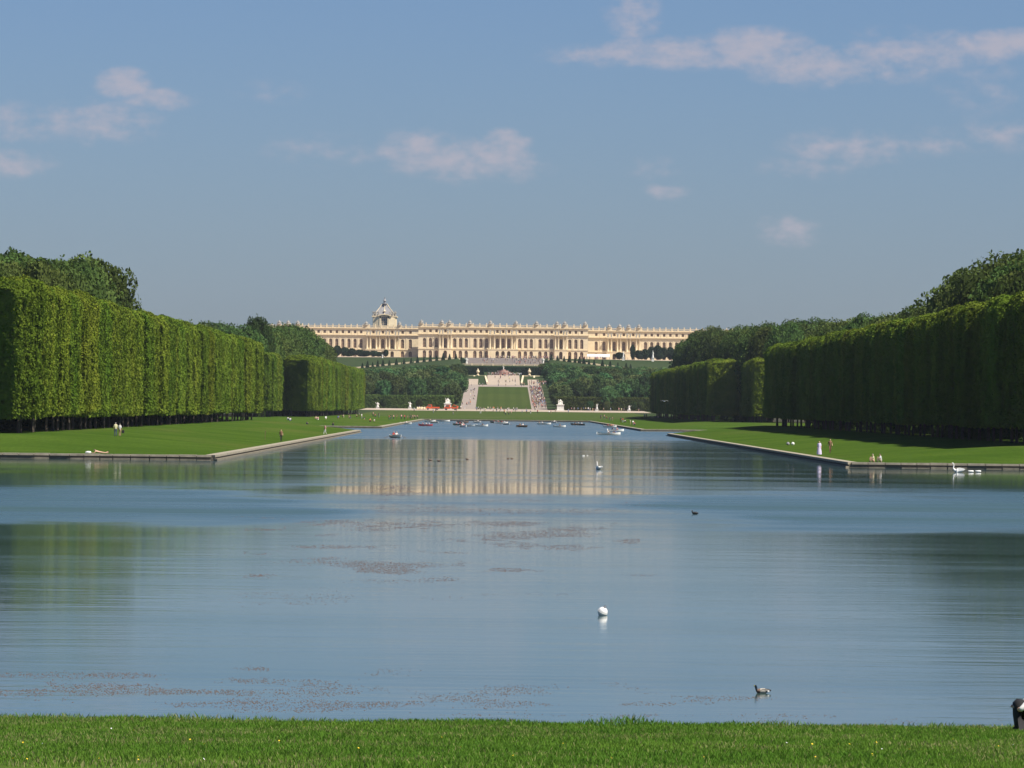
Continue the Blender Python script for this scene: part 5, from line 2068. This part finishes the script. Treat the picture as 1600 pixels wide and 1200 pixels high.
def weed(regions, seed):
    r = np.random.default_rng(seed)
    out = []
    for (x0, x1, y0, y1, n, smin, smax, hgt, thr) in regions:
        m = n * 12
        px = r.uniform(x0, x1, m)
        py = y0 + (y1 - y0) * r.random(m)
        # soft ends to the patch, long drifts across the water
        q = np.stack([px * .010, py * .11, np.full(m, seed * 1.7)], 1)
        q2 = np.stack([px * .05, py * .5, np.full(m, seed * 2.7)], 1)
        v = vnoise(q, 2) * .75 + vnoise(q2, 4) * .25
        ex = np.minimum((px - x0), (x1 - px)) / (.3 * (x1 - x0))
        ey = np.minimum((py - y0), (y1 - py)) / (.3 * (y1 - y0))
        v = v - .22 * (1 - np.clip(np.minimum(ex, ey), 0, 1))
        k = np.where(v + r.normal(0, .05, m) > thr + .04)[0]
        k = k[r.random(len(k)) < np.clip((v[k] - thr + .12) / .3, .04, 1) ** 1.5][:n]
        for i in k:
            p = at_z(px[i], py[i], 0)
            out.append((p.x, p.y, r.uniform(smin, smax), r.uniform(.5, 1.1) * hgt, r.uniform(0, 6.28)))
    A = np.array(out)
    N = len(A)
    V = np.zeros((N, 5, 3, 3))
    ang = A[:, 4][:, None] + np.arange(5)[None] * 2 * math.pi / 5
    rad = A[:, 2][:, None] * .5 * r.uniform(.6, 1.3, (N, 5))
    cx = A[:, 0][:, None] + np.cos(ang) * rad * 1.3
    cy = A[:, 1][:, None] + np.sin(ang) * rad
    for k in range(5):
        k2 = (k + 1) % 5
        V[:, k, 0] = np.stack([cx[:, k], cy[:, k], np.full(N, -.004)], 1)
        V[:, k, 1] = np.stack([cx[:, k2], cy[:, k2], np.full(N, -.004)], 1)
        V[:, k, 2] = np.stack([A[:, 0], A[:, 1], A[:, 3]], 1)
    return np_mesh('floating_weed', V.reshape(-1, 3), 3, WEED)


wd = stuff(link('floating_weed', weed([
    (-60, 420, 1040, 1100, 1900, .022, .06, .011, .44), (100, 660, 1044, 1128, 1900, .022, .06, .010, .45), (480, 1000, 1060, 1126, 1400, .02, .055, .010, .47),
    (900, 1320, 1075, 1128, 450, .02, .055, .010, .51), (1380, 1600, 1120, 1132, 120, .02, .06, .010, .48),
    (330, 900, 900, 950, 500, .03, .07, .009, .57), (380, 930, 862, 908, 3000, .04, .11, .009, .50), (400, 1000, 815, 870, 5200, .05, .14, .008, .46),
    (360, 900, 806, 830, 3000, .06, .16, .008, .46), (560, 1060, 776, 812, 3000, .08, .2, .008, .48), (900, 1200, 870, 900, 600, .04, .1, .008, .55),
    (570, 760, 755, 776, 900, .1, .25, .009, .50), (560, 1000, 694, 712, 800, .2, .5, .009, .53)], 3)))
wd['label'] = 'reddish brown weed floating in drifts on the canal'


# ------------------------------------------------------------------ near grass
def grass_blades():
    r = np.random.default_rng(21)
    n = 380000
    Y = 58 + (89.7 - 58) * r.random(n) ** .8
    X = -3.64 + r.uniform(-.118, .118, n) * Y + .2
    edge = 88.9 + .35 * np.sin(X * .33) + .2 * np.sin(X * 1.1 + 1) + .12 * np.sin(X * 3.1)
    ok = Y < edge - .02
    X, Y, edge = X[ok], Y[ok], edge[ok]
    dens = vnoise(np.stack([X * 1.3, Y * .8, X * 0], 1), 8) * .5 + vnoise(np.stack([X * 4, Y * 3, X * 0], 1), 9) * .5
    ok = dens > r.uniform(.1, .62, len(X))
    X, Y, edge, dens = X[ok], Y[ok], edge[ok], dens[ok]
    n = len(X)
    Z = 4.4 - .044 * Y
    near_edge = np.exp(-(edge - Y) / .5)
    tuft = vnoise(np.stack([X * .8, Y * .8, X * 0], 1), 12)
    H = r.uniform(.025, .072, n) * (.7 + .7 * dens) * (.75 + .5 * tuft) * (1 + 1.1 * near_edge * (tuft * 1.4))
    a = r.uniform(0, 6.28, n)
    wdt = r.uniform(.003, .006, n) * 1.25
    lean = r.uniform(.1, .7, n) * H
    la = r.uniform(0, 6.28, n)
    dx, dy = np.cos(a) * wdt, np.sin(a) * wdt
    lx, ly = np.cos(la) * lean, np.sin(la) * lean
    V = np.zeros((n, 4, 3))
    V[:, 0] = np.stack([X - dx, Y - dy, Z - .01], 1)
    V[:, 1] = np.stack([X + dx, Y + dy, Z - .01], 1)
    V[:, 2] = np.stack([X + dx * .7 + lx * .4, Y + dy * .7 + ly * .4, Z + H * .6], 1)
    V[:, 3] = np.stack([X + lx, Y + ly, Z + H], 1)
    mi = (r.random(n) < .06 + .22 * (vnoise(np.stack([X * .6, Y * .35, X * 0], 1), 15) > .55)).astype(np.int32)
    return V.reshape(-1, 3), mi


GB = leaf_mat('grass_blade', (.092, .205, .026), (.138, .25, .036), .3, 0)
GD = leaf_mat('dry_grass_blade', (.26, .27, .10), (.32, .31, .14), .3, 0)
V, mi = grass_blades()
stuff(link('grass', np_mesh('grass', V, 4, [GB, GD], mi)))
# buttercups and daisies
YEL = mat('yellow_petal', (.75, .55, .03), .6, .1, 20)
WHT = mat('white_petal', (.8, .8, .78), .6, .05, 20)
STEM = mat('flower_stem', (.06, .11, .02), .8, .1, 20)


def flower_mesh(m):
    b = MB()
    for k in range(6):
        a = k * math.pi / 3
        c, s = math.cos(a), math.sin(a)
        b.face([(0, 0, 0), (c * .014 - s * .008, s * .014 + c * .008, .006), (c * .024, s * .024, .010), (c * .014 + s * .008, s * .014 - c * .008, .006)])
    b.lathe([(.003, -.004), (.007, .002), (.003, .009)], n=6)
    return b.mesh('petals', m)


FM = {'yellow': flower_mesh(YEL), 'white': flower_mesh(WHT)}
b = MB()
b.tube([(0, 0, -.10), (0, 0, 0)], .0025, 4)
FS = b.mesh('stem', STEM)
fxy = [(30, 1148), (36, 1169), (43, 1169), (66, 1171), (62, 1196), (20, 1195), (42, 1196), (50, 1196), (105, 1196), (155, 1195), (174, 1146), (209, 1149), (215, 1192), (216, 1197), (245, 1170), (265, 1193),
       (297, 1164), (318, 1196), (374, 1194), (436, 1166), (475, 1143), (319, 1171), (1161, 1177), (1206, 1178), (1229, 1169), (1269, 1171), (1310, 1171), (1327, 1171), (1364, 1189), (1363, 1187), (1369, 1168),
       (1378, 1179), (1421, 1179), (1440, 1180), (1446, 1180), (1491, 1177), (1489, 1163), (1560, 1174), (1583, 1172), (1274, 1192), (640, 1186), (720, 1176), (802, 1190), (880, 1170), (955, 1194), (1040, 1182),
       (560, 1178), (690, 1160), (1100, 1192), (1020, 1160)]
rf_ = random.Random(9)
for k, (x, y) in enumerate(fxy):
    d = ray(x, y)
    # bank plane
    tt = (CAMP.z - 4.4 + .044 * 0) / (-(d.z) - .044 * d.y) if (-(d.z) - .044 * d.y) > 0 else 0
    p = CAMP + d * tt
    kind = 'white' if k % 7 == 3 else 'yellow'
    t = thing('wildflower', 'small %s wildflower in the near grass' % kind, 'flower', (p.x, p.y, ground(p.x, p.y) + .075), rf_.uniform(0, 6), '%s wildflowers in the near grass' % kind, rf_.uniform(.45, .75))
    fp = link('petals', FM[kind], t)
    fp.rotation_euler = (R(35 + rf_.uniform(-15, 15)), R(rf_.uniform(-20, 20)), 0)
    link('stem', FS, t)

# ------------------------------------------------------------------ haze
if HAZE > 0:
    hz = bpy.data.materials.new('haze')
    hz.use_nodes = True
    t = NT(hz.node_tree)
    o = t.n('ShaderNodeOutputMaterial')
    v = t.n('ShaderNodeVolumePrincipled')
    v.inputs['Color'].default_value = (.80, .88, 1.0, 1)
    v.inputs['Density'].default_value = HAZE
    v.inputs['Anisotropy'].default_value = .2
    t.l(v.outputs[0], o.inputs['Volume'])
    b = MB()
    b.box(-700, 700, -60, 4000, -3, 92)
    stuff(link('haze', b.mesh('haze', hz)))
print('objects', len(bpy.data.objects))
